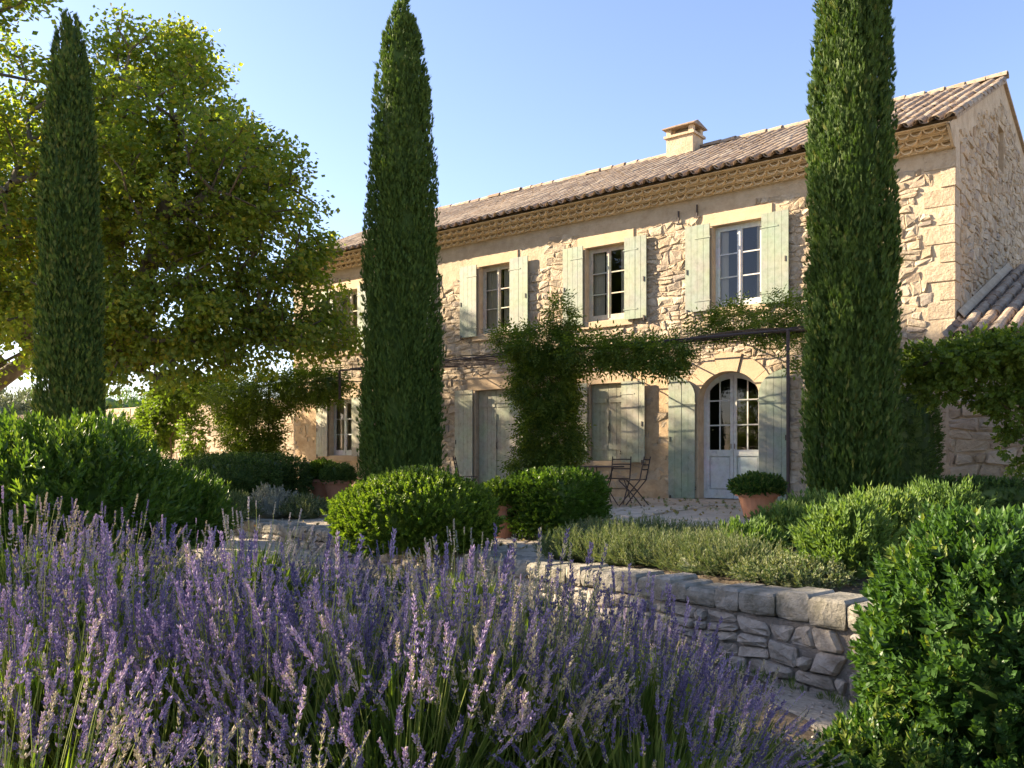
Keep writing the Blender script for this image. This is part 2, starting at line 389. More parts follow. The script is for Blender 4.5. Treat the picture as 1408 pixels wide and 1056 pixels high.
def sprig(n, L, ll, lw, spread=55, seed=0, pairs=True, two=False, taper=.5):
    """a shoot along +Z with leaves in pairs"""
    rg = np.random.default_rng(seed); vs, fs, k = [], [], 0
    tv, tf = leaf(ll, lw)
    if two: tv = tv[[0, 1, 4, 3]]; tf = np.array([(0, 2, 1), (0, 3, 2)])
    for i in range(n):
        t = (i+.5)/n; a = i*math.pi/2 if pairs else i*2.4
        if pairs: a = (i//2)*math.pi/2+(i % 2)*math.pi; t = (i//2+.5)/(n/2)
        sp = math.radians(spread*(1-.5*t)+rg.normal()*9); a += rg.normal()*.25
        z = np.array([math.sin(sp)*math.cos(a), math.sin(sp)*math.sin(a), math.cos(sp)])
        A = frames_up(z); s = (1-taper*abs(t-.35))*rg.uniform(.8, 1.15)
        vs.append((tv*s) @ A.T+np.array([0, 0, t*L])); fs.append(tf+k); k += len(tv)
    return np.concatenate(vs), np.concatenate(fs), len(tf)
def frames_up(z):
    """leaf frame with its face towards +Z"""
    z = z/np.linalg.norm(z); x = np.cross(z, (0, 0, 1.)); l = np.linalg.norm(x)
    x = np.array([1., 0, 0]) if l < 1e-3 else x/l
    return np.stack([x, np.cross(z, x), z], axis=1)
def lump(p, f, seed):
    """cheap smooth 3D noise in -1..1"""
    rg = np.random.default_rng(seed); o = 0
    for k in range(5):
        d = rg.normal(size=3)*f*(1+.5*k); o = o+np.sin(p @ d+rg.uniform(0, 6.28))/(1+.35*k)
    return o/2.6
def foliage_obj(name, data, mat, parent):
    v, f, r = data
    return link(name, arr_mesh(name, v, f, mat, r), parent, 'stuff')
def sphere_dirs(n, rg, zmin=-1):
    z = rg.uniform(zmin, 1, n); a = rg.uniform(0, 2*np.pi, n); s = np.sqrt(1-z*z)
    return np.stack([s*np.cos(a), s*np.sin(a), z], 1)
def shell(n, rad, rg, zmin=-.35, lumps=.1, lf=2.2, seed=0, power=2., inner=.82):
    """points and outward directions on a lumpy (super)ellipsoid centred on 0"""
    d = sphere_dirs(n, rg, zmin); R = np.array(rad)
    if power != 2: d2 = d/((np.abs(d)**power).sum(1)**(1/power))[:, None]
    else: d2 = d
    q = d2*R; k = 1+lumps*lump(q/R.mean()*2, lf, seed)
    depth_ = rg.uniform(inner, 1.0, n)**.6
    nn = unit(np.sign(d2)*np.abs(d2/R)**(power-1)) if power != 2 else unit(d/R)
    return q*(k*depth_)[:, None], nn
def core_mesh(rad, lumps, lf, seed, scale, power=2., zc=0, n=20, zmin=-.95):
    """inner mass of twigs and leaves, so that the middle is not hollow"""
    vs, fs = [], []
    m = n//2
    for i in range(m+1):
        ph = math.pi*i/m
        for j in range(n):
            th = 2*math.pi*j/n; vs.append((math.sin(ph)*math.cos(th), math.sin(ph)*math.sin(th), max(zmin, math.cos(ph))))
    d = np.array(vs); R = np.array(rad)
    d2 = d/((np.abs(d)**power).sum(1)**(1/power))[:, None] if power != 2 else d
    q = d2*R; k = (1+lumps*lump(q/R.mean()*2, lf, seed))*scale
    v = q*k[:, None]+np.random.default_rng(seed).normal(size=q.shape)*.012; v[:, 2] += zc
    for i in range(m):
        for j in range(n): fs.append((i*n+j, (i+1)*n+j, (i+1)*n+(j+1) % n, i*n+(j+1) % n))
    return v, fs
def shrub(name, label, cat, loc, rad, mat, tpl, n, group=None, zc=None, size=1., up=.5, lumps=.1, lf=2.2, seed=0, power=2., inner=.8, zmin=-.45, core=.8, jit=.35, stems=True, stray=0, coremat=None):
    """a shrub: foliage of shoots on a lumpy body, an inner mass and stems from the ground"""
    rg = np.random.default_rng(seed+100)
    t = thing(name, label, cat, loc, group); zc = rad[2]*.8 if zc is None else zc
    p, nn = shell(n, rad, rg, zmin, lumps, lf, seed, power, inner)
    if stray:
        k = int(n*stray); p[:k] *= rg.uniform(1.02, 1.14, (k, 1))
    ax = unit(nn+np.array([0, 0, up])+rg.normal(size=nn.shape)*jit)
    tv, tf, per = tpl
    p[:, 2] += zc; keep = p[:, 2] > .01
    d = scatter(tv, tf, frames(ax, rg), (p-ax*np.abs(tv[:, 2]).max()*size*.5)[keep] if False else p[keep]-ax[keep]*.4*tv[:, 2].max()*size, size*rg.uniform(.7, 1.25, len(p))[keep], rg, per) if False else \
        scatter(tv, tf, frames(ax[keep], rg), p[keep]-ax[keep]*.4*tv[:, 2].max()*size, size*rg.uniform(.7, 1.25, keep.sum()), rg, per)
    foliage_obj('foliage', d, mat, t)
    if core:
        v, f = core_mesh(rad, lumps, lf, seed, core, power, zc); v[:, 2] = np.maximum(v[:, 2], .0)
        link('inner_growth', arr_mesh('inner_growth', v, f, coremat or mat, rg.random(len(f))*.4, True), t, 'stuff')
    if stems:
        s = MB()
        for k in range(7):
            a = rg.uniform(0, 6.28); e = np.array([math.cos(a)*rad[0]*.55, math.sin(a)*rad[1]*.55, zc*.9])
            s.tube([(e[0]*.12, e[1]*.12, -.03), e*.5+np.array([0, 0, .05]), e], [.014, .010, .006], 5)
        s.build('stems', M['twig'], t, local=True)
    return t

# ------------------------------------------------------------------ ground, terrace, lavender bed
def grid_mesh(name, xs, ys, zf, mat, parent=None, kind='structure', rd=None):
    X, Y = np.meshgrid(xs, ys); Z = zf(X, Y); v = np.stack([X, Y, Z], -1).reshape(-1, 3)
    nx = len(xs); f = [(j*nx+i, j*nx+i+1, (j+1)*nx+i+1, (j+1)*nx+i) for j in range(len(ys)-1) for i in range(nx-1)]
    return link(name, arr_mesh(name, v, f, mat, smooth=True), parent, kind)
RW = [(6.5, -10.75), (4.2, -10.4), (1.42, -9.9), (-.2, -9.58), (-1.98, -9.21), (-4.4, -8.65), (-7., -8.), (-16., -6.2), (-26., -5.)]
def wall_y(x):
    xs = [p[0] for p in RW][::-1]; ys = [p[1] for p in RW][::-1]
    return np.interp(x, xs, ys)
LOW = -.75
def wob(X, Y, a, f): return a*(np.sin(X*f+1.3*Y*f)+np.sin(1.7*X*f-Y*f*.8+2)+np.sin(2.9*Y*f+X*f*.4))/3
far = [(-1800, -1800, LOW-.05), (1800, -1800, LOW-.05), (1800, 1800, LOW-.05), (-1800, 1800, LOW-.05)]
link('ground', arr_mesh('ground', far, [(0, 1, 2, 3)], M['field']), None, 'structure')
def low_z(X, Y):
    q = (np.stack([X, Y], -1)-CAM) ; D = q @ FWD; R = q @ RGT
    left = np.clip((-R-.2)/3, 0, 1); 
    return LOW+.28*np.clip((2.2-R)/2.0, 0, 1)*np.clip(D/1.5, 0, 1)+.10*left+wob(X, Y, .02, 2.3)
grid_mesh('gravel_path', np.linspace(-30, 9, 90), np.linspace(-24, -5.3, 60), lambda X, Y: np.where(Y < wall_y(X)+.25, low_z(X, Y), LOW-.3), M['gravel'])
# terrace: from the wall top back to the house and beyond
def terr_z(X, Y):
    d = Y-wall_y(X); return -.19+.19*np.clip(d/4.5, 0, 1)+wob(X, Y, .008, 3.1)
tx = np.concatenate([np.linspace(-60, -20, 12), np.linspace(-19.5, 6.5, 60), np.linspace(7, 40, 10)])
v = []; ts = np.concatenate([np.linspace(0, .4, 16), np.linspace(.45, 1, 8)])
for s in ts:
    for x in tx:
        y0 = wall_y(np.clip(x, -26, 6.5))+.12; y = y0+(14-y0)*s; v.append((x, y, float(terr_z(x, y))))
nx = len(tx)
terrace = link('terrace', arr_mesh('terrace', v, [(j*nx+i, j*nx+i+1, (j+1)*nx+i+1, (j+1)*nx+i) for j in range(len(ts)-1) for i in range(nx-1)], M['terrace'], smooth=True), None, 'structure')
# soil strip behind the wall
sx = np.linspace(-1.9, 6., 40); v = []
for k, s in enumerate((.25, .8, 1.6, 2.2)):
    for x in sx: y = wall_y(x)+s; v.append((x, y, float(terr_z(x, y))+(.035 if k in (1, 2) else -.01)))
nx = len(sx)
link('planting_bed', arr_mesh('planting_bed', v, [(j*nx+i, j*nx+i+1, (j+1)*nx+i+1, (j+1)*nx+i) for j in range(3) for i in range(nx-1)], M['soil'], smooth=True), None, 'structure')
# bed of the lavender
def bed(Rr, D): return LOW+.36*np.clip((1.9-Rr)/1.5, 0, 1)
rs = np.linspace(-7, 1.75, 30); ds = np.linspace(.6, 7.6, 26); v = []
for d in ds:
    for r_ in rs:
        lim = min(r_, 1.6+.05*d); p = CAM+d*FWD+lim*RGT; yy = min(p[1], wall_y(p[0])-.12); v.append((p[0], yy, LOW+.30*min(1, max(0, (1.9-lim)/1.6))*min(1, d/1.2)+.11*min(1, max(0, (-lim-.2)/3))+.035))
nx = len(rs)
link('flower_bed', arr_mesh('flower_bed', v, [(j*nx+i, j*nx+i+1, (j+1)*nx+i+1, (j+1)*nx+i) for j in range(len(ds)-1) for i in range(nx-1)], M['soil'], smooth=True), None, 'structure')
def ground_at(x, y):
    q = np.array([x, y])-CAM; d = q @ FWD; r_ = q @ RGT
    if y > wall_y(x): return float(terr_z(x, y))
    return float(LOW+.30*np.clip((1.9-r_)/1.6, 0, 1)*np.clip(d/1.2, 0, 1)+.11*np.clip((-r_-.2)/3, 0, 1))+.03

# flagstones of the path to the house and before the door
rg = np.random.default_rng(31)
def flag(poly, z, h):
    n = len(poly); c = np.mean(poly, axis=0)
    P = [np.array(p) for p in poly]; inn = [c+(p-c)*.955 for p in P]
    return [(*p, z-.03) for p in P]+[(*p, z+h*.7) for p in P]+[(*p, z+h+rg.normal()*.002) for p in inn]+[(*c, z+h)], \
        [f for i in range(n) for f in ((i, (i+1) % n, n+(i+1) % n, n+i), (n+i, n+(i+1) % n, 2*n+(i+1) % n, 2*n+i), (2*n+i, 2*n+(i+1) % n, 3*n))]
def paving(poly_list):
    for p in poly_list:
        c = np.mean(p, axis=0); vs, fs = flag([tuple(q) for q in p], float(terr_z(c[0], c[1])), .022)
        vs = np.array(vs); cc = vs.mean(0); link('flagstone', arr_mesh('flagstone', vs-cc, fs, M['paver']), terrace, None, cc)
paving(rubble(-7.6, -2.4, -1.7, -.28, .42, .62, .03, .25, 1.2, 5))
pth = []
for p in rubble(0, 1, 0, 7.2, .42, .5, .03, .25, 1.1, 8):
    q = [(-3.0-.95*(b/7.2)+(a-.5)*1.0, -8.75+b) for a, b in p]; pth.append(q)
paving(pth)

# ------------------------------------------------------------------ house
X0 = -17.2; WT = 5.90; WH = 6.16; DEEP = 8.6; RIDGE = (4.2, 8.40); EAVE = (-.52, 6.205)
house = thing('farmhouse', 'long two-storey stone farmhouse with sage green shutters and a clay tile roof', 'house', (0, 0, 0))
UPW = [(-15.35, -14.4), (-13.2, -12.22), (-10.22, -9.26), (-7.22, -6.23), (-4.28, -3.28)]
OPEN = [(a, b, 3.72, 5.30) for a, b in UPW]
GFW = [(-15.6, -14.62, .88, 2.38), (-13.15, -12.25, .88, 2.38), (-7.12, -6.28, .76, 2.38)]
OPEN += GFW
DOOR_L = (-10.34, -9.26, .02, 2.40); OPEN.append(DOOR_L)
DOOR_A = (-4.57, -3.33, .02, 1.96); ARC_H = .52
OPEN.append(DOOR_A)
ARX, ARA = (DOOR_A[0]+DOOR_A[1])/2, (DOOR_A[1]-DOOR_A[0])/2
def arc_z(x, a=ARA, h=ARC_H, z0=DOOR_A[3]): return z0+h*math.sqrt(max(0, 1-((x-ARX)/a)**2))
RV = .34
xs = sorted({X0, 0.}|{o[i] for o in OPEN for i in (0, 1)}); zs = sorted({-.3, WH, 2.48}|{o[i] for o in OPEN for i in (2, 3)})
w = MB()
for i in range(len(xs)-1):
    for j in range(len(zs)-1):
        cx, cz = (xs[i]+xs[i+1])/2, (zs[j]+zs[j+1])/2
        if any(o[0] < cx < o[1] and o[2] < cz < o[3] for o in OPEN): continue
        if DOOR_A[0] < cx < DOOR_A[1] and DOOR_A[3] < cz < 2.48: continue
        for y in (0, RV): w.add([(xs[i], y, zs[j]), (xs[i+1], y, zs[j]), (xs[i+1], y, zs[j+1]), (xs[i], y, zs[j+1])], [(0, 1, 2, 3)], .5)
for o in OPEN:
    a, b, c, d = o
    w.add([(a, 0, c), (a, RV, c), (a, RV, d), (a, 0, d)], [(0, 1, 2, 3)]); w.add([(b, 0, c), (b, RV, c), (b, RV, d), (b, 0, d)], [(3, 2, 1, 0)])
    w.add([(a, 0, c), (b, 0, c), (b, RV, c), (a, RV, c)], [(0, 1, 2, 3)])
    if o is not DOOR_A: w.add([(a, 0, d), (b, 0, d), (b, RV, d), (a, RV, d)], [(3, 2, 1, 0)])
K = 20; ax = [ARX-ARA*math.cos(math.pi*k/K) for k in range(K+1)]
for k in range(K):
    z0, z1 = arc_z(ax[k]), arc_z(ax[k+1])
    for y in (0, RV): w.add([(ax[k], y, z0), (ax[k+1], y, z1), (ax[k+1], y, 2.48), (ax[k], y, 2.48)], [(0, 1, 2, 3)])
    w.add([(ax[k], 0, z0), (ax[k], RV, z0), (ax[k+1], RV, z1), (ax[k+1], 0, z1)], [(0, 1, 2, 3)])
facade = w.build('wall', M['mortar'], house)
# gable ends, back wall, ceiling and room backs
SLIT = (3.75, 4.35, 6.55, 7.42)
g = MB()
def rake(y): return EAVE[1]+(RIDGE[1]-EAVE[1])*(y-EAVE[0])/(RIDGE[0]-EAVE[0]) if y < RIDGE[0] else RIDGE[1]-.30*(y-RIDGE[0])
for xg in (0., X0):
    ys = [0, SLIT[0], SLIT[1], DEEP]
    def colm(y0, y1, zb=-.3):
        pts = [y0]+([RIDGE[0]] if y0 < RIDGE[0] < y1 else [])+[y1]
        top = [(xg, y, rake(y)-.03) for y in reversed(pts)]
        g.add([(xg, y0, zb), (xg, y1, zb)]+top, [tuple(range(2+len(top)))])
    colm(0, SLIT[0]); colm(SLIT[1], DEEP); colm(SLIT[0], SLIT[1], SLIT[3])
    g.add([(xg, SLIT[0], -.3), (xg, SLIT[1], -.3), (xg, SLIT[1], SLIT[2]), (xg, SLIT[0], SLIT[2])], [(0, 1, 2, 3)])
    xi = xg-.3 if xg == 0 else xg+.3
    for y in SLIT[:2]: g.add([(xg, y, SLIT[2]), (xi, y, SLIT[2]), (xi, y, SLIT[3]), (xg, y, SLIT[3])], [(0, 1, 2, 3)])
    for z in SLIT[2:]: g.add([(xg, SLIT[0], z), (xi, SLIT[0], z), (xi, SLIT[1], z), (xg, SLIT[1], z)], [(0, 1, 2, 3)])
g.add([(X0, DEEP, -.3), (0, DEEP, -.3), (0, DEEP, rake(DEEP)), (X0, DEEP, rake(DEEP))], [(0, 1, 2, 3)])
gable = g.build('gable_wall', M['mortar'], house)
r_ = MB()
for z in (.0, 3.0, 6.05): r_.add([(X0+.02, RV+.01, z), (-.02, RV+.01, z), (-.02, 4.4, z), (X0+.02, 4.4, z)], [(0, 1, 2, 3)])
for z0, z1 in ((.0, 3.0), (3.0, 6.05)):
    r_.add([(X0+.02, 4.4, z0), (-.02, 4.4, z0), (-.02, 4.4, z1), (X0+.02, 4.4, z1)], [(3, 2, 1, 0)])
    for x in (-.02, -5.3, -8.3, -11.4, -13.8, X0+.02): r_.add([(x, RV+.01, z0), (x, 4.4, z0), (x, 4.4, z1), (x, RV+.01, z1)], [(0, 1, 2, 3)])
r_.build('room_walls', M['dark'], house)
sl = MB().box(-.26, -.22, SLIT[0]-.02, SLIT[1]+.02, SLIT[2]-.02, SLIT[3]+.02); sl.build('slit_board', M['twig'], house)

# stones of the facade and the gable
rg = np.random.default_rng(11); items = []
eX, eY, eZ = np.eye(3)
def nz(x, z, s): return float(lump(np.array([[x, z, s]]), 1.1, 5)[0])
for poly in courses(X0+.05, -.05, -.05, 5.72, .145, .215, .012, 3):
    c = np.mean(poly, axis=0); x, z = c
    n1 = nz(x, z, 0); n2 = nz(x*2.2, z*2.2, 7)
    if z > 5.62+.12*n1: continue
    if -1.05 < x: pass
    elif z > 5.05+.15*n2 and -11.6 < x < -8.3: continue
    if -9.2 < x < -5.25 and z < 2.75 and n2 > -.42: continue
    if x < -13.9 and z < 2.9 and n2 > -.6: continue
    if -5.3 < x < -4.7 and z < 2.4 and n2 > 0: continue
    if n2 > 1.05: continue
    ok = True
    for o in OPEN:
        m = .13 if o is not DOOR_A else .30
        top = o[3]+(.27 if o is not DOOR_A else .86)
        rect = (o[0]-m, o[1]+m, o[2]-.02, o[3]+.02)
        poly = cut_rect(poly, rect)
        if not poly: ok = False; break
        if o[2] > .5: poly = cut_rect(poly, (o[0]-.22, o[1]+.22, o[2]-.20, o[2]+.01))
        if not poly: ok = False; break
        if o is not DOOR_A: poly = cut_rect(poly, (o[0]-.24, o[1]+.24, o[3]-.02, top))
        else:
            if math.hypot((x-ARX)/(ARA+.30), (z-o[3])/(ARC_H+.32)) < 1 and z > o[3]: poly = []
        if not poly: ok = False; break
    if not ok: continue
    row = int((z+.3)/.31)
    poly = cut_rect(poly, (-(.52 if row % 2 else .34), .1, row*.31-.3, row*.31+.01))
    if poly and len(poly) > 2:
        poly = clip(poly, 1, 0, -.30)
    if not poly or len(poly) < 3 or area(poly) < .004: continue
    d = rg.uniform(.008, .030)
    s = stone_geo(poly, d, rg, np.zeros(3), eX, eZ, -eY)
    if s: items.append((view_size((x, 0, z), area(poly), -eY), *s))
for poly in courses(.06, 8.5, -.05, 8.1, .15, .24, .014, 4):
    c = np.mean(poly, axis=0); y, z = c
    if z > rake(y)-.42+.1*nz(y*2, z*2, 3): continue
    poly = cut_rect(poly, (SLIT[0]-.04, SLIT[1]+.04, SLIT[2]-.04, SLIT[3]+.1))
    if not poly: continue
    row = int((z+.3)/.31); poly = clip(poly, -1, 0, -.36 if z < 6 else -.1)
    if len(poly) < 3 or area(poly) < .003: continue
    s = stone_geo(poly, rg.uniform(.012, .034), rg, np.zeros(3), eY, eZ, eX)
    if s: items.append((view_size((0, y, z), area(poly), eX), *s))
items.sort(key=lambda t: -t[0])
f_items = [t for t in items[:300] if abs(t[1][:, 0].max()-t[1][:, 0].min()) > .05]
g_items = [t for t in items[:300] if not abs(t[1][:, 0].max()-t[1][:, 0].min()) > .05]
lay(f_items, 'stone', facade, M['rubble'], 999, 'x', rg); lay(g_items, 'stone', gable, M['rubble'], 999, 'x', rg)
lay(items[300:], 'stone', facade, M['rubble'], 0, 'rubble_stones', rg, house)
# ochre render, worn ragged, on the ground floor
M['ochre'] = grain('ochre_render', [(.3, (.50, .35, .20)), (.5, (.58, .43, .27)), (.7, (.46, .325, .19))], 6, .6, (.62, .55, .48), .95, .7, 26, per_piece=False)
def render_patch(x0, x1, z0, z1, thr, cs=.085):
    b = MB(); nx_, nz_ = int((x1-x0)/cs), int((z1-z0)/cs); jit = np.random.default_rng(5).normal(size=(nx_+1, nz_+1, 2))*cs*.3
    ok = lambda i, j: 0 <= i < nx_ and 0 <= j < nz_ and full[i, j]
    full = np.zeros((nx_, nz_), bool)
    for i in range(nx_):
        for j in range(nz_):
            x, z = x0+(i+.5)*cs, z0+(j+.5)*cs
            if any(o[0]-.16 < x < o[1]+.16 and o[2]-.2 < z < o[3]+.3 for o in OPEN if o is not DOOR_A) or (DOOR_A[0]-.4 < x < DOOR_A[1]+.4): continue
            edge = min(i, nx_-1-i, nz_-1-j)*.22
            full[i, j] = nz(x*2.2, z*2.2, 7)+.5*nz(x*6, z*6, 2)+.25*rg.normal() < thr+min(edge, .6)
    P = lambda i, j: (x0+i*cs+jit[i, j, 0], z0+j*cs+jit[i, j, 1])
    for i in range(nx_):
        for j in range(nz_):
            if not full[i, j]: continue
            q = [P(i, j), P(i+1, j), P(i+1, j+1), P(i, j+1)]; b.add([(x, -.014, z) for x, z in q], [(0, 1, 2, 3)], .5)
            for (di, dj), (a, c) in (((0, -1), (0, 1)), ((1, 0), (1, 2)), ((0, 1), (2, 3)), ((-1, 0), (3, 0))):
                if not ok(i+di, j+dj): b.add([(q[a][0], -.014, q[a][1]), (q[c][0], -.014, q[c][1]), (q[c][0], .004, q[c][1]), (q[a][0], .004, q[a][1])], [(0, 1, 2, 3)], .5)
    b.build('ochre_render', M['ochre'], house)
render_patch(-9.25, -4.95, -.05, 2.78, .02); render_patch(-17.1, -13.95, -.05, 2.9, .25)
# quoins: dressed blocks turning the corner
for row in range(20):
    z0 = -.3+row*.31; z1 = z0+.295
    if z1 > 5.92: break
    lx, ly = (.42, .26) if row % 2 else (.25, .42)
    lx += rg.uniform(-.05, .05); ly += rg.uniform(-.04, .04); p = .016+rg.uniform(-.006, .008)
    q = MB(); b = .007
    vs = []
    for z, e in ((z0+.008, b), (z0+.008+b, 0), (z1-b, 0), (z1, b)):
        vs += [(-lx+e, .01, z), (-lx+e, -p+e, z), (p-e-.012, -p+e+rg.normal()*.004, z), (p-e, -p+e+.012, z+rg.normal()*.004), (p-e, ly-e, z), (.0-.01, ly-e, z)]
    fs = [tuple(range(6))[::-1], tuple(range(18, 24))]
    for k in range(3):
        for j in range(5): fs.append((k*6+j, k*6+j+1, k*6+6+j+1, k*6+6+j))
    q.add(vs, fs); q.build('quoin', M['quoin'], house)

# dressed surrounds, windows, shutters
def poly_arc(a, h, n, cx=ARX, z0=DOOR_A[3]):
    return [(cx+a*math.cos(math.pi*k/n), z0+h*math.sin(math.pi*k/n)) for k in range(n+1)]
def surround(o, lint_w=.20, lint_h=.25):
    a, b, c, d = o
    MB().bbox(a-lint_w, b+lint_w, -.026, .0-.004, d+.003, d+lint_h, .008).build('lintel', M['dressed'], house)
    for s, x in ((-1, a), (1, b)):
        k = MB(); zz = c+(.003 if c > .5 else 0)
        x0, x1 = (x-.125, x-.003) if s < 0 else (x+.003, x+.125)
        k.bbox(x0, x1, -.022, -.004, zz, d-.002, .006); k.build('jamb', M['dressed'], house)
    if c > .5: MB().bbox(a-.19, b+.19, -.055, .02, c-.155, c-.002, .012).build('window_sill', M['dressed'], house)
def window(o, mat, cols=1, rows=3, curtain=None, yr=.125, half=None):
    a, b, c, d = o; f = MB(); y0, y1 = yr, yr+.05
    fw = .045
    f.box(a, a+fw, y0, y1+.02, c, d); f.box(b-fw, b, y0, y1+.02, c, d); f.box(a+fw, b-fw, y0, y1+.02, d-fw, d); f.box(a+fw, b-fw, y0-.015, y1+.02, c, c+.06)
    win = f.build('window', mat, house)
    mid = (a+b)/2
    for k, (l, r) in enumerate(((a+fw, mid), (mid, b-fw))):
        s = MB(); sw = .048; yc0, yc1 = y0-.008, y1-.012
        l2, r2 = l+.003, r-.003
        s.box(l2, l2+sw, yc0, yc1, c+.063, d-fw-.003); s.box(r2-sw, r2, yc0, yc1, c+.063, d-fw-.003)
        s.box(l2+sw, r2-sw, yc0, yc1, d-fw-.003-sw, d-fw-.003); s.box(l2+sw, r2-sw, yc0, yc1, c+.063, c+.063+sw+.03)
        gz0, gz1 = c+.063+sw+.03, d-fw-.003-sw; hgt = (gz1-gz0)/rows
        for j in range(1, rows): s.box(l2+sw, r2-sw, yc0+.006, yc1-.004, gz0+j*hgt-.012, gz0+j*hgt+.012)
        s.build('casement', mat, win)
        for j in range(rows):
            MB().add([(l2+sw-.004, yc0+.02+rg.normal()*.0012, gz0+j*hgt+.008), (r2-sw+.004, yc0+.02+rg.normal()*.0012, gz0+j*hgt+.008), (r2-sw+.004, yc0+.02+rg.normal()*.0012, gz0+(j+1)*hgt-.008), (l2+sw-.004, yc0+.02+rg.normal()*.0012, gz0+(j+1)*hgt-.008)], [(0, 1, 2, 3)]).build('pane', M['glass'], win)
    MB().box(mid-.018, mid+.018, y0-.022, y0-.0095, c+.066, d-fw-.006).build('meeting_bar', mat, win)
    if curtain:
        for (l, r) in curtain:
            n = 26; vs = []
            for zz in (c-.02, d+.05):
                for i in range(n+1): vs.append((l+(r-l)*i/n, y1+.05+.022*math.sin(i*1.55), zz))
            MB().add(vs, [(i, i+1, n+2+i, n+1+i) for i in range(n)]).build('curtain', M['fabric'], win, smooth=True)
def shutter(x0, x1, z0, z1, hinge, arch=0, mat='shutter', y=-.03, gap=.05):
    """an open leaf lying back against the wall; hinge at x0 (-1) or x1 (+1)"""
    base = MB(); n = 4; wd = (x1-x0)/n; th = .028; yb = y-gap
    top = lambda x: z1
    if arch:
        xo = x0 if hinge > 0 else x1                      # outer edge stands highest
        top = lambda x: z1-arch+arch*math.sqrt(max(0, 1-((x-xo)/(x1-x0))**2))
    r = MB()
    rails = [z0+.20, (z0+z1)/2-.05, z1-.26-(arch*.75)]
    for rz in rails: r.box(x0+.03, x1-.03, yb+.002, yb+.026, rz-.05, rz+.05)
    sh = r.build('shutter', M[mat], house)
    for i in range(n):
        a, b = x0+i*wd+.0025, x0+(i+1)*wd-.0025; yy = yb-th+rg.normal()*.0015
        dz = rg.uniform(-.004, .004)
        K = 4 if arch else 1
        poly = [(a, z0+dz), (b, z0+dz)]+[(b+(a-b)*k/K, top(b+(a-b)*k/K)) for k in range(K+1)]
        bb = MB(); bb.prism(poly, yy, yb)
        bb.build('plank', M[mat], sh)
    hx = x1 if hinge > 0 else x0; s = 1 if hinge > 0 else -1
    for rz in (rails[0], rails[2]):
        MB().box(min(hx-s*.32, hx+s*.02), max(hx-s*.32, hx+s*.02), yb-th-.0075, yb-th-.0025, rz-.012, rz+.012).build('strap_hinge', M[mat], sh)
        MB().tube([(hx+s*.012, yb-th, rz-.035), (hx+s*.012, yb-th, rz+.035)], .009, 6).build('hinge_pin', M['iron'], sh)
    ox = x0+.05 if hinge > 0 else x1-.05
    MB().box(ox-.012, ox+.012, yb-th-.02, -.004, z0-.05, z0-.03).box(ox-.014, ox+.014, yb-th-.022, yb-th-.006, z0-.0295, z0+.05).build('shutter_catch', M['iron'], sh)
    MB().box(ox-.02, ox+.0, yb-th-.012, yb-th-.003, rails[1]-.05, rails[1]+.05).build('latch', M['iron'], sh)
    return sh
for i, o in enumerate(OPEN[:5]):
    surround(o)
    cur = {2: [(o[0]+.02, o[0]+.5), (o[1]-.4, o[1]-.02)], 3: [(o[0]+.02, o[0]+.33), (o[1]-.25, o[1]-.02)], 4: [(o[0]+.02, o[0]+.22), (o[1]-.2, o[1]-.02)], 0: [(o[0], o[1])], 1: [(o[0], o[1])]}[i]
    window(o, M['cream'] if i < 4 else M['white'], curtain=cur)
    a, b, c, d = o
    wl = .52
    shutter(a-wl-.02, a-.02, c-.045, d+.055, 1); shutter(b+.02, b+.02+wl, c-.045, d+.055, -1)
for i, o in enumerate(GFW[:2]):
    surround(o); window(o, M['white'], curtain=[(o[0], o[1])])
    shutter(o[0]-.47, o[0]-.01, o[2]-.03, o[3]+.03, 1, mat='palewood'); shutter(o[1]+.01, o[1]+.47, o[2]-.03, o[3]+.03, -1, mat='palewood')
def boarded(o, yr, mat, name, arch=0):
    a, b, c, d = o; mid = (a+b)/2
    t = MB().box(a, b, yr+.031, yr+.045, c, d).build(name, M[mat], house)
    for l, r in ((a+.012, mid-.004), (mid+.004, b-.012)):
        nb = 4; wd = (r-l)/nb
        for k in range(nb): MB().box(l+k*wd+.002, l+(k+1)*wd-.002, yr+rg.normal()*.0015, yr+.0305, c+.012, d-.012).build('plank', M[mat], t)
        for rz in (c+.28, d-.35): MB().box(l+.02, r-.02, yr-.02, yr-.004, rz-.045, rz+.045).build('batten', M[mat], t)
    MB().box(mid-.022, mid+.022, yr-.024, yr-.0035, c+.4, d-.55).build('lock_bar', M[mat], t)
    MB().tube([(mid+.035, yr-.02, (c+d)/2-.18), (mid+.035, yr-.045, (c+d)/2-.1), (mid+.035, yr-.02, (c+d)/2-.02)], .009, 6).build('handle', M['iron'], t)
o = GFW[2]; surround(o); boarded(o, .06, 'palewood', 'closed_shutters')
shutter(o[0]-.56, o[0]-.01, o[2]-.03, o[3]+.03, 1, mat='palewood'); shutter(o[1]+.01, o[1]+.56, o[2]-.03, o[3]+.02, -1, mat='palewood', gap=.07)
surround(DOOR_L, .25, .36); boarded(DOOR_L, .10, 'palewood', 'boarded_door')
shutter(DOOR_L[0]-.58, DOOR_L[0]-.02, .06, 2.42, 1, mat='palewood'); shutter(DOOR_L[1]+.02, DOOR_L[1]+.58, .06, 2.42, -1, mat='palewood')
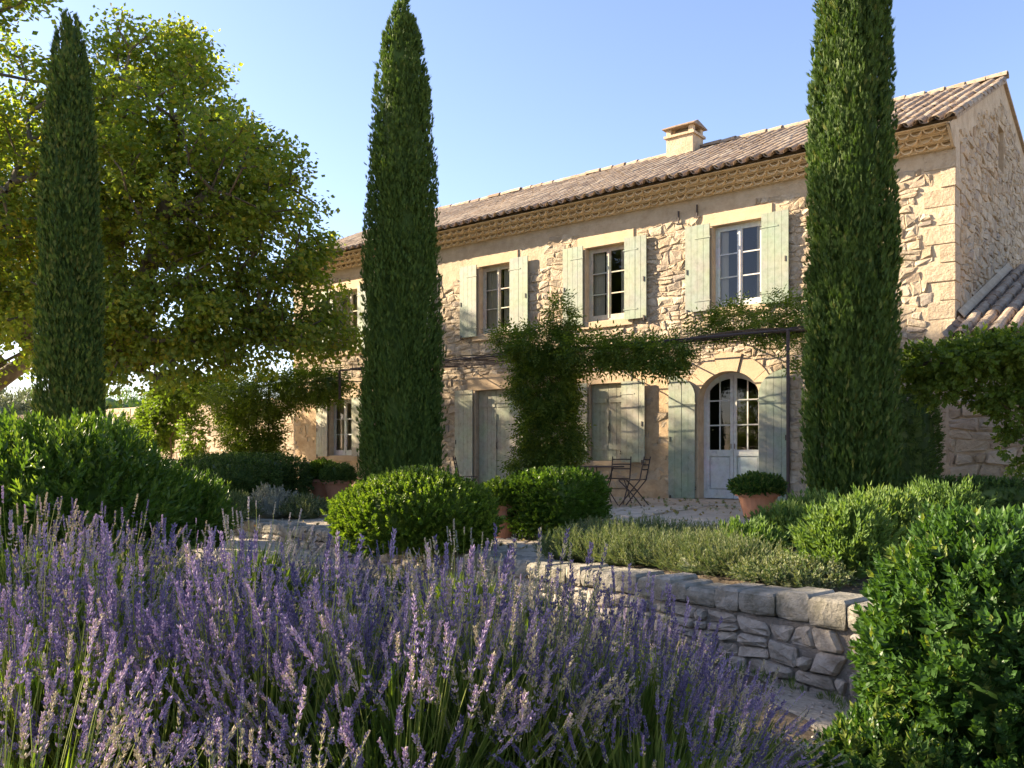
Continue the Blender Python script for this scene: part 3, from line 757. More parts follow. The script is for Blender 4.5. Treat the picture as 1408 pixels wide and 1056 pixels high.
# arched surround of voussoirs
for s in (-1, 1):
    for k in range(5):
        z0 = .03+k*.386; xj = ARX+s*(ARA+.003); x2 = ARX+s*(ARA+.285+(.05 if k % 2 else 0))
        MB().bbox(min(xj, x2), max(xj, x2), -.036-rg.uniform(0, .006), -.004, z0, z0+.381, .007).build('jamb_block', M['dressed'], house)
nv = 5
for k in range(nv):
    t0, t1 = math.pi*k/nv+.006, math.pi*(k+1)/nv-.006; a1, h1 = ARA+.003, ARC_H+.003; a2, h2 = ARA+.30, ARC_H+.33
    if k == 2: a2 += .0; h2 += .03
    m_ = 5; T = [t0+(t1-t0)*i/m_ for i in range(m_+1)]
    poly = [(ARX+a1*math.cos(t), DOOR_A[3]+h1*math.sin(t)) for t in T[::-1]]+[(ARX+a2*math.cos(t), DOOR_A[3]+h2*math.sin(t)) for t in T]
    MB().prism(poly, -.038-(.02 if k == 2 else 0), -.004).build('keystone' if k == 2 else 'voussoir', M['dressed'], house)
MB().bbox(ARX-.85, ARX+.85, -.38, .33, -.06, .018, .02).build('door_step', M['paver'], house)
# glazed arched door
yr = .20; d_ = MB(); zb = .03; zs_ = DOOR_A[3]; FA, FH = ARA-.001, ARC_H-.001
IA, IH = ARA-.055, ARC_H-.055
out = poly_arc(FA, FH, 20); inn = poly_arc(IA, IH, 20)
for k in range(20): d_.prism([inn[k+1], inn[k], out[k], out[k+1]], yr, yr+.06)
for s in (-1, 1): d_.box(min(ARX+s*FA, ARX+s*IA), max(ARX+s*FA, ARX+s*IA), yr, yr+.06, zb, zs_)
door = d_.build('door', M['white'], house)
def iarc(x, a=IA, h=IH): return zs_+h*math.sqrt(max(0, 1-((x-ARX)/a)**2))
for s in (-1, 1):
    L_ = MB(); xa, xb = ARX+s*.004, ARX+s*IA; y0, y1 = yr+.008, yr+.045; x0, x1 = min(xa, xb), max(xa, xb); sw = .062
    GZ = .98
    L_.box(x0, x1, y0, y1, zb+.004, zb+.17); L_.box(x0, x1, y0, y1, GZ-.12, GZ)
    for u0, u1 in ((x0, x0+sw), (x1-sw, x1)):
        L_.prism([(u0, zb+.17), (u1, zb+.17), (u1, iarc(u1)), ((u0+u1)/2, iarc((u0+u1)/2)), (u0, iarc(u0))], y0+.001, y1-.001)
    gl, gr = x0+sw, x1-sw; K = 8
    ia2 = lambda x: zs_+(IH-.06)*math.sqrt(max(0, 1-((x-ARX)/(IA-.0))**2))
    for k in range(K):
        u0, u1 = gl+(gr-gl)*k/K, gl+(gr-gl)*(k+1)/K
        L_.prism([(u0, ia2(u0)), (u1, ia2(u1)), (u1, iarc(u1)), (u0, iarc(u0))], y0+.0015, y1-.0015)
    gm = (gl+gr)/2; L_.prism([(gm-.012, GZ), (gm+.012, GZ), (gm+.012, ia2(gm+.012)), (gm-.012, ia2(gm-.012))], y0+.008, y1-.008)
    rows = [GZ, GZ+.48, GZ+.96]
    for z in rows[1:]: L_.box(gl, gr, y0+.0075, y1-.0075, z-.013, z+.013)
    L_.build('door_leaf', M['white'], door)
    MB().bbox(gl+.0015, gr-.0015, y0+.012, y1-.002, zb+.1715, GZ-.1215, .03).build('door_panel', M['white'], door)
    for ci, (u0, u1) in enumerate(((gl, gm-.012), (gm+.012, gr))):
        for ri in range(3):
            za = rows[ri]+(.013 if ri else 0)
            if ri < 2: top = [(u1, rows[ri+1]-.013), (u0, rows[ri+1]-.013)]
            else: top = [(u1+(u0-u1)*k/4, ia2(u1+(u0-u1)*k/4)) for k in range(5)]
            pl = [(u0, za), (u1, za)]+top; ty = rg.normal(size=2)*.002
            MB().add([(x, y0+.02+(x-u0)*ty[0]+(z-za)*ty[1], z) for x, z in pl], [tuple(range(len(pl)))]).build('pane', M['glass'], door)
    MB().tube([(ARX+s*.035, y0-.03, 1.0), (ARX+s*.035, y0-.03, 1.1)], .008, 6).build('door_handle', M['iron'], door)
shutter(DOOR_A[0]-.62, DOOR_A[0]-.04, .03, zs_+ARC_H-.02, 1, arch=.42); shutter(DOOR_A[1]+.02, DOOR_A[1]+.60, .03, zs_+ARC_H-.02, -1, arch=.42)
# iron wall ties and a lamp bracket
for x, z in ((-5.0, 5.62), (-4.6, 5.68)):
    MB().box(x-.012, x+.012, -.05, -.02, z-.13, z+.10).box(x-.06, x+.06, -.045, -.022, z-.155, z-.131).build('wall_tie', M['iron'], house)

# cornice of three rows of clay tiles
def half_tile(r0, r1, L, th, n=6):
    """half-round tile along +Y, hollow side down, open end at y=0"""
    vs, fs = [], []
    for (r, y) in ((r0, 0), (r1, L)):
        for rr in (r, r-th):
            for k in range(n+1):
                a = math.pi*k/n; vs.append((rr*math.cos(a), y, rr*math.sin(a)*.92))
    m = n+1
    for k in range(n):
        fs += [(k, 2*m+k, 2*m+k+1, k+1), (m+k, m+k+1, 3*m+k+1, 3*m+k), (k, k+1, m+k+1, m+k)]
    fs += [(0, m, 3*m, 2*m), (n, 2*m+n, 3*m+n, m+n)]
    return np.array(vs), fs
cv, cf = half_tile(.098, .094, .22, .020)
cme = arr_mesh('cornice_tile', cv, cf, M['cornice'], smooth=False)
cb = MB(); ct = MB()
for k in range(3):
    yf = -.135-.125*k; zb_ = 5.905+.092*k
    cb.box(X0+.01, .0+.012, yf-.012, .3, zb_+.0795, zb_+.0955); cb.box(X0+.01, .012, yf+.07, .3, zb_+.004, zb_+.086)
    x = X0+.1+(.1 if k % 2 else 0); 
    while x < -.06:
        s = view_size((x, yf, zb_), .02, -eY)
        o = link('cornice_tile', cme, house, None, (x+rg.normal()*.008, yf+rg.normal()*.012, zb_+.088+rg.normal()*.004)); o.rotation_euler.y = math.pi+rg.normal()*.08
        x += .2
cb.box(X0+.01, .012, -.47, .3, 6.186, 6.20); cb.build('cornice_bed', M['cornice'], house)

# roof
SL = math.atan2(RIDGE[1]-EAVE[1], RIDGE[0]-EAVE[0]); SLEN = math.hypot(RIDGE[1]-EAVE[1], RIDGE[0]-EAVE[0])
ey = np.array([0, math.cos(SL), math.sin(SL)]); en = np.array([0, -math.sin(SL), math.cos(SL)])
E0 = np.array([0, EAVE[0], EAVE[1]])
rf = MB()
RS = .34
rf.add([(X0-.1, *(E0+ey*RS)[1:]), (.07, *(E0+ey*RS)[1:]), (.07, RIDGE[0], RIDGE[1]), (X0-.1, RIDGE[0], RIDGE[1])], [(0, 1, 2, 3)])
u = E0+ey*RS-en*.05
rf.add([(X0-.1, *u[1:]), (.07, *u[1:]), (.07, RIDGE[0], RIDGE[1]-.055), (X0-.1, RIDGE[0], RIDGE[1]-.055)], [(3, 2, 1, 0)])
rf.add([(X0-.1, *(E0+ey*RS)[1:]), (X0-.1, *u[1:]), (.07, *u[1:]), (.07, *(E0+ey*RS)[1:])], [(0, 1, 2, 3)])
rf.add([(.07, *(E0+ey*RS)[1:]), (.07, *u[1:]), (.07, RIDGE[0], RIDGE[1]-.055), (.07, RIDGE[0], RIDGE[1])], [(0, 1, 2, 3)])
bz = rake(DEEP+.3)
rf.add([(X0-.1, RIDGE[0], RIDGE[1]), (.07, RIDGE[0], RIDGE[1]), (.07, DEEP+.3, bz), (X0-.1, DEEP+.3, bz)], [(0, 1, 2, 3)])
rf.add([(X0-.1, RIDGE[0], RIDGE[1]-.06), (.07, RIDGE[0], RIDGE[1]-.06), (.07, DEEP+.3, bz-.06), (X0-.1, DEEP+.3, bz-.06)], [(3, 2, 1, 0)])
rf.add([(.07, RIDGE[0], RIDGE[1]-.06), (.07, DEEP+.3, bz-.06), (.07, DEEP+.3, bz), (.07, RIDGE[0], RIDGE[1])], [(0, 1, 2, 3)])
roof = rf.build('roof', M['tile'], house)
pitch = .238; LT = .44; EXP = .355
tv, tf = half_tile(.098, .078, LT, .016)
tmes = []
for k in range(4):
    q = tv.copy(); q += rg.normal(size=q.shape)*.0025; q[:, 0] *= rg.uniform(.95, 1.05); tmes.append(arr_mesh('roof_tile', q, tf, M['tile']))
def tile_field(x0, x1, E0, ey, en, slen, rot, limit, part, roof, off=.03, sag=None, stuff='roof_tiles', skip=None):
    """cover tiles on a slope; the ones that show largest are parts"""
    spots = []; nx_ = int((x1-x0)/pitch)
    for i in range(nx_+1):
        for j in range(int(slen/EXP)+1):
            s = j*EXP+rg.normal()*.010; x = x1-.06-i*pitch+rg.normal()*.006
            if s+LT*.6 > slen: continue
            p = E0+ey*s+en*(off+rg.normal()*.003)+np.array([x, 0, 0])
            if sag is not None: p = p+np.array([0, 0, sag(x, s)])
            if skip and skip(p): continue
            spots.append((view_size(p, .06, en) if j else view_size(p, .08, en), p, rg.normal()*.035, rg.normal()*.03))
    spots.sort(key=lambda t: -t[0])
    for k, (s, p, a, b) in enumerate(spots[:limit]):
        o = link(part, tmes[k % 4], roof, None, p-wloc(roof)); o.rotation_euler = (rot+.035+b*.3, a*.4, a)
    rest = spots[limit:]
    if rest:
        T = np.array([r[1] for r in rest]); A = []
        for r in rest:
            m = Matrix.Rotation(r[2], 3, 'Z') @ Matrix.Rotation(rot+.035, 3, 'X'); A.append(np.array(m))
        d = scatter(tv, np.array([f for f in tf]), np.array(A), T, np.ones(len(T)), rg, len(tf))
        link(stuff, arr_mesh(stuff, d[0]-wloc(roof), d[1], M['tile'], rg.random(len(T)).repeat(len(tf))), roof, 'stuff')
    # channel tiles between the covers
    pv, pf, n = [], [], 0
    for i in range(nx_+2):
        cx = x1-.06-i*pitch+pitch/2
        if cx > x1+.05: continue
        nseg = int(slen/EXP)+1
        for j in range(nseg):
            s0, s1 = j*EXP-.045, min(slen, (j+1)*EXP+.02)
            for (s, lift) in ((s0, .028), (s1, .010)):
                for k in range(6):
                    a = math.pi*(1+k/5); q = E0+ey*s+en*(lift+.085+.088*math.sin(a))+np.array([cx+.1*math.cos(a), 0, 0]); 
                    if sag is not None: q = q+np.array([0, 0, sag(cx, s)])
                    pv.append(q)
            pf += [(n+k, n+k+1, n+7+k, n+6+k) for k in range(5)]; n += 12
    link('channel_tiles', arr_mesh('channel_tiles', np.array(pv)-wloc(roof), pf, M['tile'], rg.random(len(pf)//5).repeat(5), True), roof, 'stuff')
sag = lambda x, s: -.045*math.sin(math.pi*min(1, s/SLEN))*(.6+.4*math.sin(x*.9))+.012*math.sin(x*1.9+s)
tile_field(X0-.08, .1, E0, ey, en, SLEN, SL, 258, 'roof_tile', roof, sag=sag)
rv, rff = half_tile(.125, .11, .44, .018)
rme = arr_mesh('ridge_tile', rv, rff, M['tile'])
x = .1
while x > X0-.1:
    o = link('ridge_tile', rme, roof, None, (x, RIDGE[0]+rg.normal()*.008, RIDGE[1]+.055+.012*math.sin(x*1.9))); o.rotation_euler = (rg.normal()*.02, 0, math.pi/2+rg.normal()*.03); x -= .385
# verge: plaster band under the rake of the right gable
vb = MB()
pts = [(-.16, rake(0)-.42), (RIDGE[0], RIDGE[1]-.50), (DEEP, rake(DEEP)-.5)]
for k in range(2):
    (ya, za), (yb2, zb2) = pts[k], pts[k+1]
    ya_, yb_ = max(ya, .0), yb2
    vb.add([(.012, ya_, za), (.012, yb_, zb2), (.012, yb_, rake(yb_)-.045), (.012, ya_, rake(ya_)-.045)], [(0, 1, 2, 3)])
pl = [(.3, 5.4), (.3, rake(.3)-.05), (-.50, rake(-.5)-.055), (-.47, 6.18), (-.39, 6.09), (-.265, 5.995), (-.14, 5.9), (-.012, 5.9), (-.012, 5.6)]
vb.add([(.016, *p) for p in pl]+[(-.03, *p) for p in pl], [tuple(range(len(pl)))]+[(k, (k+1) % len(pl), (k+1) % len(pl)+len(pl), k+len(pl)) for k in range(len(pl))])
vb.build('verge_plaster', M['mortar'], house)
# chimney
cx, cy = -6.95, 4.0
ch = MB().box(cx-.36, cx+.36, cy-.28, cy+.28, 7.9, 8.72); chim = ch.build('chimney', M['mortar'], house)
MB().box(cx-.41, cx+.41, cy-.33, cy+.33, 8.722, 8.78).build('chimney_band', M['mortar'], chim)
for sx_ in (-1, 1):
    for sy in (-1, 1): MB().box(cx+sx_*.30-.06, cx+sx_*.30+.06, cy+sy*.21-.06, cy+sy*.21+.06, 8.781, 8.94).build('vent_pier', M['mortar'], chim)
MB().box(cx-.2, cx+.2, cy-.12, cy+.12, 8.7805, 8.925).build('flue', M['oldmortar'], chim)
k = MB(); k.add([(cx-.44, cy-.36, 8.942), (cx+.44, cy-.36, 8.942), (cx+.44, cy+.36, 8.942), (cx-.44, cy+.36, 8.942), (cx-.44, cy-.36, 8.965), (cx+.44, cy-.36, 8.965), (cx+.44, cy+.36, 8.965), (cx-.44, cy+.36, 8.965), (cx-.36, cy, 9.13), (cx+.36, cy, 9.13)],
      [(3, 2, 1, 0), (0, 1, 5, 4), (1, 2, 6, 5), (2, 3, 7, 6), (3, 0, 4, 7), (4, 5, 9, 8), (6, 7, 8, 9), (5, 6, 9), (7, 4, 8)]); k.build('chimney_cap', M['tile'], chim)

# ------------------------------------------------------------------ annexe on the right
AX0, AX1, AY = .03, 7., -.75
annex = thing('outbuilding', 'low stone outbuilding with a tiled lean-to roof against the gable end of the farmhouse', 'outbuilding', (AX0, AY, 0))
aw = MB().box(AX0, AX1, AY, 5.5, -.3, 2.5); awall = aw.build('wall', M['mortar'], annex)
items = []
for poly in courses(AX0+.03, AX1, -.2, 2.5, .17, .30, .018, 21):
    c = np.mean(poly, axis=0); s = stone_geo(poly, rg.uniform(.02, .055), rg, np.array([0, AY, 0]), eX, eZ, -eY)
    if s and area(poly) > .004: items.append((view_size((c[0], AY, c[1]), area(poly), -eY), *s))
lay(items, 'stone', awall, M['rubble'], 220, 'rubble_stones', rg, annex)
AE = np.array([0, -1.08, 2.66]); asl = math.atan(.345); aey = np.array([0, math.cos(asl), math.sin(asl)]); aen = np.array([0, -math.sin(asl), math.cos(asl)]); ASL = 6.2
ar = MB(); p0, p1 = AE+aey*.05, AE+aey*ASL
ar.add([(AX0, *p0[1:]), (AX1, *p0[1:]), (AX1, *p1[1:]), (AX0, *p1[1:])], [(0, 1, 2, 3)])
q0, q1 = p0-aen*.05, p1-aen*.05
ar.add([(AX0, *q0[1:]), (AX1, *q0[1:]), (AX1, *q1[1:]), (AX0, *q1[1:])], [(3, 2, 1, 0)]); ar.add([(AX0, *p0[1:]), (AX0, *q0[1:]), (AX1, *q0[1:]), (AX1, *p0[1:])], [(0, 1, 2, 3)])
ar.add([(AX0, *p0[1:]), (AX0, *p1[1:]), (AX0, *q1[1:]), (AX0, *q0[1:])], [(0, 1, 2, 3)])
aroof = ar.build('roof', M['tile'], annex)
tile_field(AX0+.16, AX1, AE, aey, aen, ASL, asl, 280, 'roof_tile', aroof)
fl = MB()
for k in range(12):
    s0, s1 = 1.2+k*.4, 1.6+k*.4
    a0, a1 = AE+aey*s0+aen*.02, AE+aey*s1+aen*.02
    fl.add([(.035, *a0[1:]), (.035, *a1[1:]), (.035, *(a1+np.array([0, 0, .17]))[1:]), (.035, *(a0+np.array([0, 0, .17]))[1:]), (.13, *(a0+aen*.05)[1:]), (.13, *(a1+aen*.05)[1:])], [(0, 1, 2, 3), (3, 2, 5, 4)])
fl.build('flashing', M['mortar'], annex)

# ------------------------------------------------------------------ retaining wall
rw = thing('retaining_wall', 'low dry retaining wall of grey stone with flat cap stones beside the lavender', 'wall', (RW[2][0], RW[2][1], LOW))
core = MB(); rg = np.random.default_rng(77); CT = -.12; items = []; capn = 0
for k in range(len(RW)-2):
    a, b = np.array(RW[k]), np.array(RW[k+1]); L_ = np.linalg.norm(b-a); u2 = (a-b)/L_; n2 = np.array([u2[1], -u2[0]])   # u to the right, n outward
    U = np.array([*u2, 0]); Nn = np.array([*n2, 0]); O = np.array([*b, 0.])
    pb = [O-Nn*.0, O+U*L_, O+U*L_-Nn*.34, O-Nn*.34]
    core.add([(*p[:2], LOW-.3) for p in pb]+[(*p[:2], CT-.155) for p in pb], [(0, 1, 5, 4), (4, 5, 6, 7), (2, 3, 7, 6), (1, 2, 6, 5), (3, 0, 4, 7)])
    if k <= 6:
        for poly in courses(0.01, L_-.01, LOW-.12, CT-.165, .125, .20, .015, 40+k, .22, .25):
            s = stone_geo(poly, rg.uniform(.015, .06), rg, O, U, np.array([0, 0, 1.]), Nn)
            c = np.mean(poly, axis=0)
            if s and area(poly) > .005: items.append((view_size(O+U*c[0]+np.array([0, 0, c[1]]), area(poly), Nn), *s))
        s_ = 0.
        while s_ < L_-.05:
            wd = min(rg.uniform(.14, .34), L_-s_);  wd = L_-s_ if L_-s_-wd < .12 else wd
            h0, h1 = CT-.15+rg.normal()*.008, CT+rg.normal()*.016; f0 = .03+rg.uniform(-.012, .014); g0 = .007; e = .02
            vs = []
            for (z, ee, ln) in ((h0, e*.5, 0), (h0+e, 0, 0), ((h0+h1)/2, -.006, 1), (h1-e, 0, 0), (h1, e, 0)):
                vs += [(s_+g0+ee, -.33, z), (s_+g0+ee, f0-ee+rg.normal()*.004, z), (s_+wd/2+rg.normal()*.02, f0-ee+.012+rg.normal()*.006, z+rg.normal()*.003), (s_+wd-g0-ee, f0-ee+rg.normal()*.004, z), (s_+wd-g0-ee, -.33, z)]
            fs = [(0, 4, 3, 2, 1), (20, 21, 22, 23, 24)]
            for q in range(4): fs += [(q*5+j, q*5+(j+1) % 5, q*5+5+(j+1) % 5, q*5+5+j) for j in range(5)]
            W = np.array([O+U*v_[0]+Nn*v_[1]+np.array([0, 0, v_[2]]) for v_ in vs]); c = W.mean(0)
            link('cap_stone', arr_mesh('cap_stone', W-c, fs, M['capstone']), rw, None, c-wloc(rw)); s_ += wd
cw = core.build('wall_core', M['oldmortar'], rw)
lay(items, 'stone', rw, M['greystone'], 230, 'small_stones', rg)

# garden wall far left
gw = thing('garden_wall', 'sunlit stone garden wall behind the vines left of the farmhouse', 'wall', (-26, 1.4, 0))
MB().box(-44, X0-.05, 1.4, 1.9, -.2, 2.7).build('wall_core', M['mortar'], gw)
items = []
for poly in courses(-44, X0-.1, -.1, 2.7, .24, .42, .02, 61):
    s = stone_geo(poly, rg.uniform(.02, .05), rg, np.array([0, 1.4, 0]), eX, eZ, -eY)
    if s: items.append((0, *s))
lay(items, 'stone', gw, M['rubble'], 0, 'rubble_stones', rg)

# ------------------------------------------------------------------ cypresses
def cypress_mesh(H, R, seed, prof, nplume=330, nspray=34):
    rg = np.random.default_rng(seed)
    rad = lambda t: R*np.interp(t, [p[0] for p in prof], [p[1] for p in prof])
    # plumes
    t = rg.random(nplume*3); t = t[rg.random(len(t)) < (rad(t)/R)+.12][:nplume]
    ang = rg.uniform(0, 2*np.pi, len(t)); k = rg.uniform(.80, .97, len(t))*(1+.07*np.sin(3*ang+t*17+seed)+.05*np.sin(5*ang-t*31)+.04*np.sin(t*53+ang))
    bx = np.stack([rad(t)*k*np.cos(ang), rad(t)*k*np.sin(ang), t*H*.985+.03], 1)
    out = np.stack([np.cos(ang), np.sin(ang), 0*ang], 1)
    N = len(t)*nspray; pi = np.repeat(np.arange(len(t)), nspray)
    s = rg.random(N); Lp = rg.uniform(.55, 1.15, len(t))[pi]*np.clip(.35+rad(t)/R, .4, 1)[pi]
    wid = .11*np.sin(np.pi*np.clip(s*.85+.12, 0, 1))*np.clip(rad(t)/R+.25, .3, 1)[pi]
    jr = rg.normal(size=(N, 3))*.55; jr[:, 2] *= .3
    P = bx[pi]+np.array([0, 0, 1.])*(s*Lp-.45*Lp)[:, None]+out[pi]*(.05*s)[:, None]+jr*wid[:, None]
    tt = np.clip(P[:, 2]/H, 0, 1); rr = np.hypot(P[:, 0], P[:, 1]); lim = rad(tt)*1.13+.03
    f = np.minimum(1, lim/np.maximum(rr, 1e-4)); P[:, 0] *= f; P[:, 1] *= f
    keep = (P[:, 2] > .02) & (P[:, 2] < H*1.0); P = P[keep]; o2 = out[pi][keep]
    axd = unit(np.array([0, 0, 1.])+o2*rg.uniform(.05, .55, (len(P), 1))+rg.normal(size=P.shape)*.17)
    # strays on the outline
    ns = 240; ts = rg.random(ns); an = rg.uniform(0, 6.28, ns); oo = np.stack([np.cos(an), np.sin(an), 0*an], 1)
    Ps = oo*(rad(ts)*1.03)[:, None]; Ps[:, 2] = ts*H; A2 = unit(oo*.9+np.array([0, 0, 1.])+rg.normal(size=oo.shape)*.2)
    P = np.concatenate([P, Ps]); axd = np.concatenate([axd, A2])
    # spray: five slim fronds fanned in a flat fan
    vs, fs = [], []
    for q, a in enumerate((-.46, -.30, -.14, 0, .15, .31, .48)):
        L_ = .10-.045*abs(a)/.45; w_ = .0045; z0 = .02*q/5
        d = np.array([math.sin(a), 0, math.cos(a)]); x = np.array([math.cos(a), .5*(-1)**q, -math.sin(a)]); n0 = len(vs)
        b0 = np.array([0, 0, z0]); vs += [b0, b0+d*L_*.5-x*w_, b0+d*L_, b0+d*L_*.5+x*w_]; fs += [(n0, n0+1, n0+2), (n0, n0+2, n0+3)]
    tv_ = np.array(vs); tf_ = np.array(fs)
    sc = rg.uniform(.62, 1.15, len(P)); sc[-ns:] *= rg.uniform(1., 1.9, ns)
    d = scatter(tv_, tf_, frames(axd, rg), P, sc, rg, len(tf_))
    # inner mass
    n = 22; m = 26; cv_, cf_ = [], []
    for i in range(m+1):
        tq = i/m*.97
        for j in range(n):
            a = 2*math.pi*j/n; rr = rad(tq)*(.70+.05*math.sin(3*a+tq*9)+.04*math.sin(7*a-tq*23)); cv_.append((rr*math.cos(a), rr*math.sin(a), tq*H+.05))
    for i in range(m):
        for j in range(n): cf_.append((i*n+j, i*n+(j+1) % n, (i+1)*n+(j+1) % n, (i+1)*n+j))
    return arr_mesh('cypress_foliage', d[0], d[1], M['cypress'], d[2]), arr_mesh('cypress_inner', cv_, cf_, M['cypress'], rg.random(len(cf_))*.3, True)
PR = [(0, .86), (.05, .97), (.12, 1.), (.4, .90), (.6, .80), (.75, .68), (.86, .52), (.93, .36), (.975, .18), (1, .02)]
def cypress(label, loc, H, R, meshes, rz=0, group='tall cypresses in front of the house'):
    t = thing('cypress_tree', label, 'tree', loc, group, rz)
    link('crown', meshes[0], t, 'stuff'); link('inner_growth', meshes[1], t, 'stuff')
    b = MB().tube([(0, 0, -.1), (0, 0, .5), (0, 0, H*.6)], [R*.17, R*.13, R*.05], 8); b.build('trunk', M['bark'], t, local=True)
    return t
x, y, _ = at(1171, 700, 11.); cypress('dark green cypress right of the arched door, its tip cut off by the picture', (x, y, -.05), 9.3, .50, cypress_mesh(9.35, .50, 1, PR, 800, 64))
x, y, _ = at(553, 660, 15.); cypress('slender cypress between the two halves of the facade, behind the clipped box ball', (x, y, 0), 8.55, .66, cypress_mesh(8.6, .66, 2, PR, 780, 58), .6)
x, y, _ = at(96, 590, 13.); cypress('narrow dark cypress at the left in front of the broad plane tree', (x, y, -.1), 7.5, .41, cypress_mesh(7.5, .41, 3, PR, 620, 48), 1.9)
x, y, _ = at(1255, 640, 13.); 
dk = sprig(10, .10, .05, .018, 50, 3, two=True)
shrub('columnar_shrub', 'short dark clipped column shrub at the foot of the stone corner', 'shrub', (x, y, 0), (.36, .36, .98), M['darkhedge'], dk, 1500, zc=.88, size=1., power=3.2, lumps=.05, seed=33)

# ------------------------------------------------------------------ plane trees
def plane_leaf():
    a = [(0, 0), (.30, .10), (.50, .34), (.27, .46), (.34, .80), (.12, .72), (0, 1.), (-.12, .72), (-.34, .80), (-.27, .46), (-.50, .34), (-.30, .10)]
    v = [(x, -.12*abs(x)-.10*z*z, z) for x, z in a]+[(0, .03, .42)]
    f = [(i, (i+1) % 12, 12) for i in range(12)]
    # a lighter outline: join pairs
    return np.array(v), np.array(f)
def plane_leaf_lo():
    a = [(0, 0), (.42, .24), (.30, .70), (0, 1.), (-.30, .70), (-.42, .24)]
    v = [(x, -.15*abs(x)-.10*z*z, z) for x, z in a]+[(0, .04, .45)]
    return np.array(v), np.array([(i, (i+1) % 6, 6) for i in range(6)])
def tree_data(blobs, base, trunk_h, trunk_r, nattr, nleaf, lsize, seed, spread=.55, limbs=()):
    """crown grown towards points spread through the blobs ((centre, radii, weight)); returns branch mesh builder and leaves"""
    rg = np.random.default_rng(seed); W = np.array([b[2] for b in blobs], float); W /= W.sum()
    at_ = []
    for b, w_ in zip(blobs, W):
        n = int(nattr*w_); d = sphere_dirs(n, rg, -1); r = rg.uniform(.25, 1, n)**.45
        k = 1+.30*lump(d*2.6, 2.2, seed+7); at_.append(np.array(b[0])+d*np.array(b[1])*(r*k)[:, None])
    A = np.concatenate(at_); fork = np.array([0, 0, trunk_h]); A = A[np.argsort(np.linalg.norm(A-fork, axis=1))]
    nodes = [np.array([0, 0, -.15]), np.array([.05, 0, trunk_h*.5]), fork]; par = [-1, 0, 1]; cost = [0., 0., 0.]
    for lm in limbs:
        cur = 2
        for p in lm:
            cost.append(cost[cur]+np.linalg.norm(nodes[cur]-np.array(p))*.5); nodes.append(np.array(p, float)); par.append(cur); cur = len(nodes)-1
    for p in A:
        Nn = np.array(nodes); C = np.array(cost); d = np.linalg.norm(Nn-p, axis=1)+.28*C; d[:2] = 1e9
        i = int(np.argmin(d)); L_ = np.linalg.norm(Nn[i]-p); cur = i; k = max(1, int(L_/.9))
        for q in range(1, k+1):
            tq = q/k; pt = Nn[i]*(1-tq)+p*tq
            if q < k: pt = pt+rg.normal(size=3)*.07*L_/k+np.array([0, 0, -.05*math.sin(math.pi*tq)*L_])
            nodes.append(pt); par.append(cur); cost.append(cost[cur]+L_/k); cur = len(nodes)-1
    n = len(nodes); cnt = np.zeros(n); kids = np.zeros(n, int)
    for i in range(n-1, 0, -1):
        if kids[i] == 0: cnt[i] += 1
        cnt[par[i]] += cnt[i]; kids[par[i]] += 1
    rad = trunk_r*(cnt/cnt[0])**.47; rad = np.maximum(rad, .007); rad[0] *= 1.25
    tb = MB(); bb = MB()
    tb.tube([nodes[0], nodes[1], nodes[2]], [rad[0]*1.15, rad[1], rad[2]], 12)
    for i in range(3, n):
        a, b = nodes[par[i]], nodes[i]; r0 = min(rad[par[i]], rad[i]*1.35)
        bb.tube([a, b], [r0, rad[i]], 7 if rad[i] > .05 else (5 if rad[i] > .02 else 3), caps=False)
    tips = np.array([nodes[i] for i in range(3, n) if rad[i] < .05])
    wt = rg.exponential(size=len(tips))+.5; pi = rg.choice(len(tips), nleaf, p=wt/wt.sum()); P = tips[pi]+np.clip(rg.normal(size=(nleaf, 3)), -1.5, 1.5)*spread*np.array([.62, .62, .45])
    c = np.mean([np.array(b[0]) for b in blobs], axis=0)
    axd = unit(unit(P-c)*.55+rg.normal(size=P.shape)*.6+np.array([0, 0, -.25]))
    # leaf faces look up: build frames from the leaf axis and an up-biased face normal
    z = axd; up = unit(np.array([0, 0, 1.])+rg.normal(size=P.shape)*.55); y = unit(up-(up*z).sum(1, keepdims=True)*z); x = np.cross(y, z)
    lv, lf_ = leaf(1., .85, .2, .2)
    d = scatter(lv, lf_, np.stack([x, y, z], 2), P, lsize*rg.uniform(.65, 1.3, nleaf), rg, len(lf_))
    return tb, bb, d
PK = .80
pb = (at(122, 500, 22*PK)[0], at(122, 500, 22*PK)[1])
def vec(px, py, d, base=pb):
    p = at(px, py, d*PK); return np.array([p[0]-base[0], p[1]-base[1], p[2]])
blobs = [(vec(200, 160, 22), (2.4, 2.4, 2.0), 3), (vec(245, 260, 21), (2.9, 2.7, 2.2), 5), (vec(330, 330, 21.5), (2.0, 2.2, 1.7), 3), (vec(385, 410, 21.5), (1.45, 1.6, 1.3), 2.2), (vec(330, 260, 22.5), (1.6, 1.6, 1.6), 1.5),
         (vec(250, 440, 21), (2.4, 2.2, .9), 2.2), (vec(90, 250, 22), (2.6, 2.6, 2.6), 3.5), (vec(20, 330, 22), (2.5, 2.5, 1.9), 2.5), (vec(100, 420, 20.5), (2.2, 2.0, .9), 1.2), (vec(230, 90, 22.5), (1.3, 1.3, .9), 1.2), (vec(300, 480, 21.5), (1.6, 1.6, .6), .9), (vec(40, 475, 21), (2.3, 2., .8), 1.3), (vec(195, 508, 20), (1.5, 1.3, .45), .6), (vec(430, 455, 21), (.9, 1., .7), .8)]
blobs = [(c, tuple(q*PK for q in r), w_) for c, r, w_ in blobs]
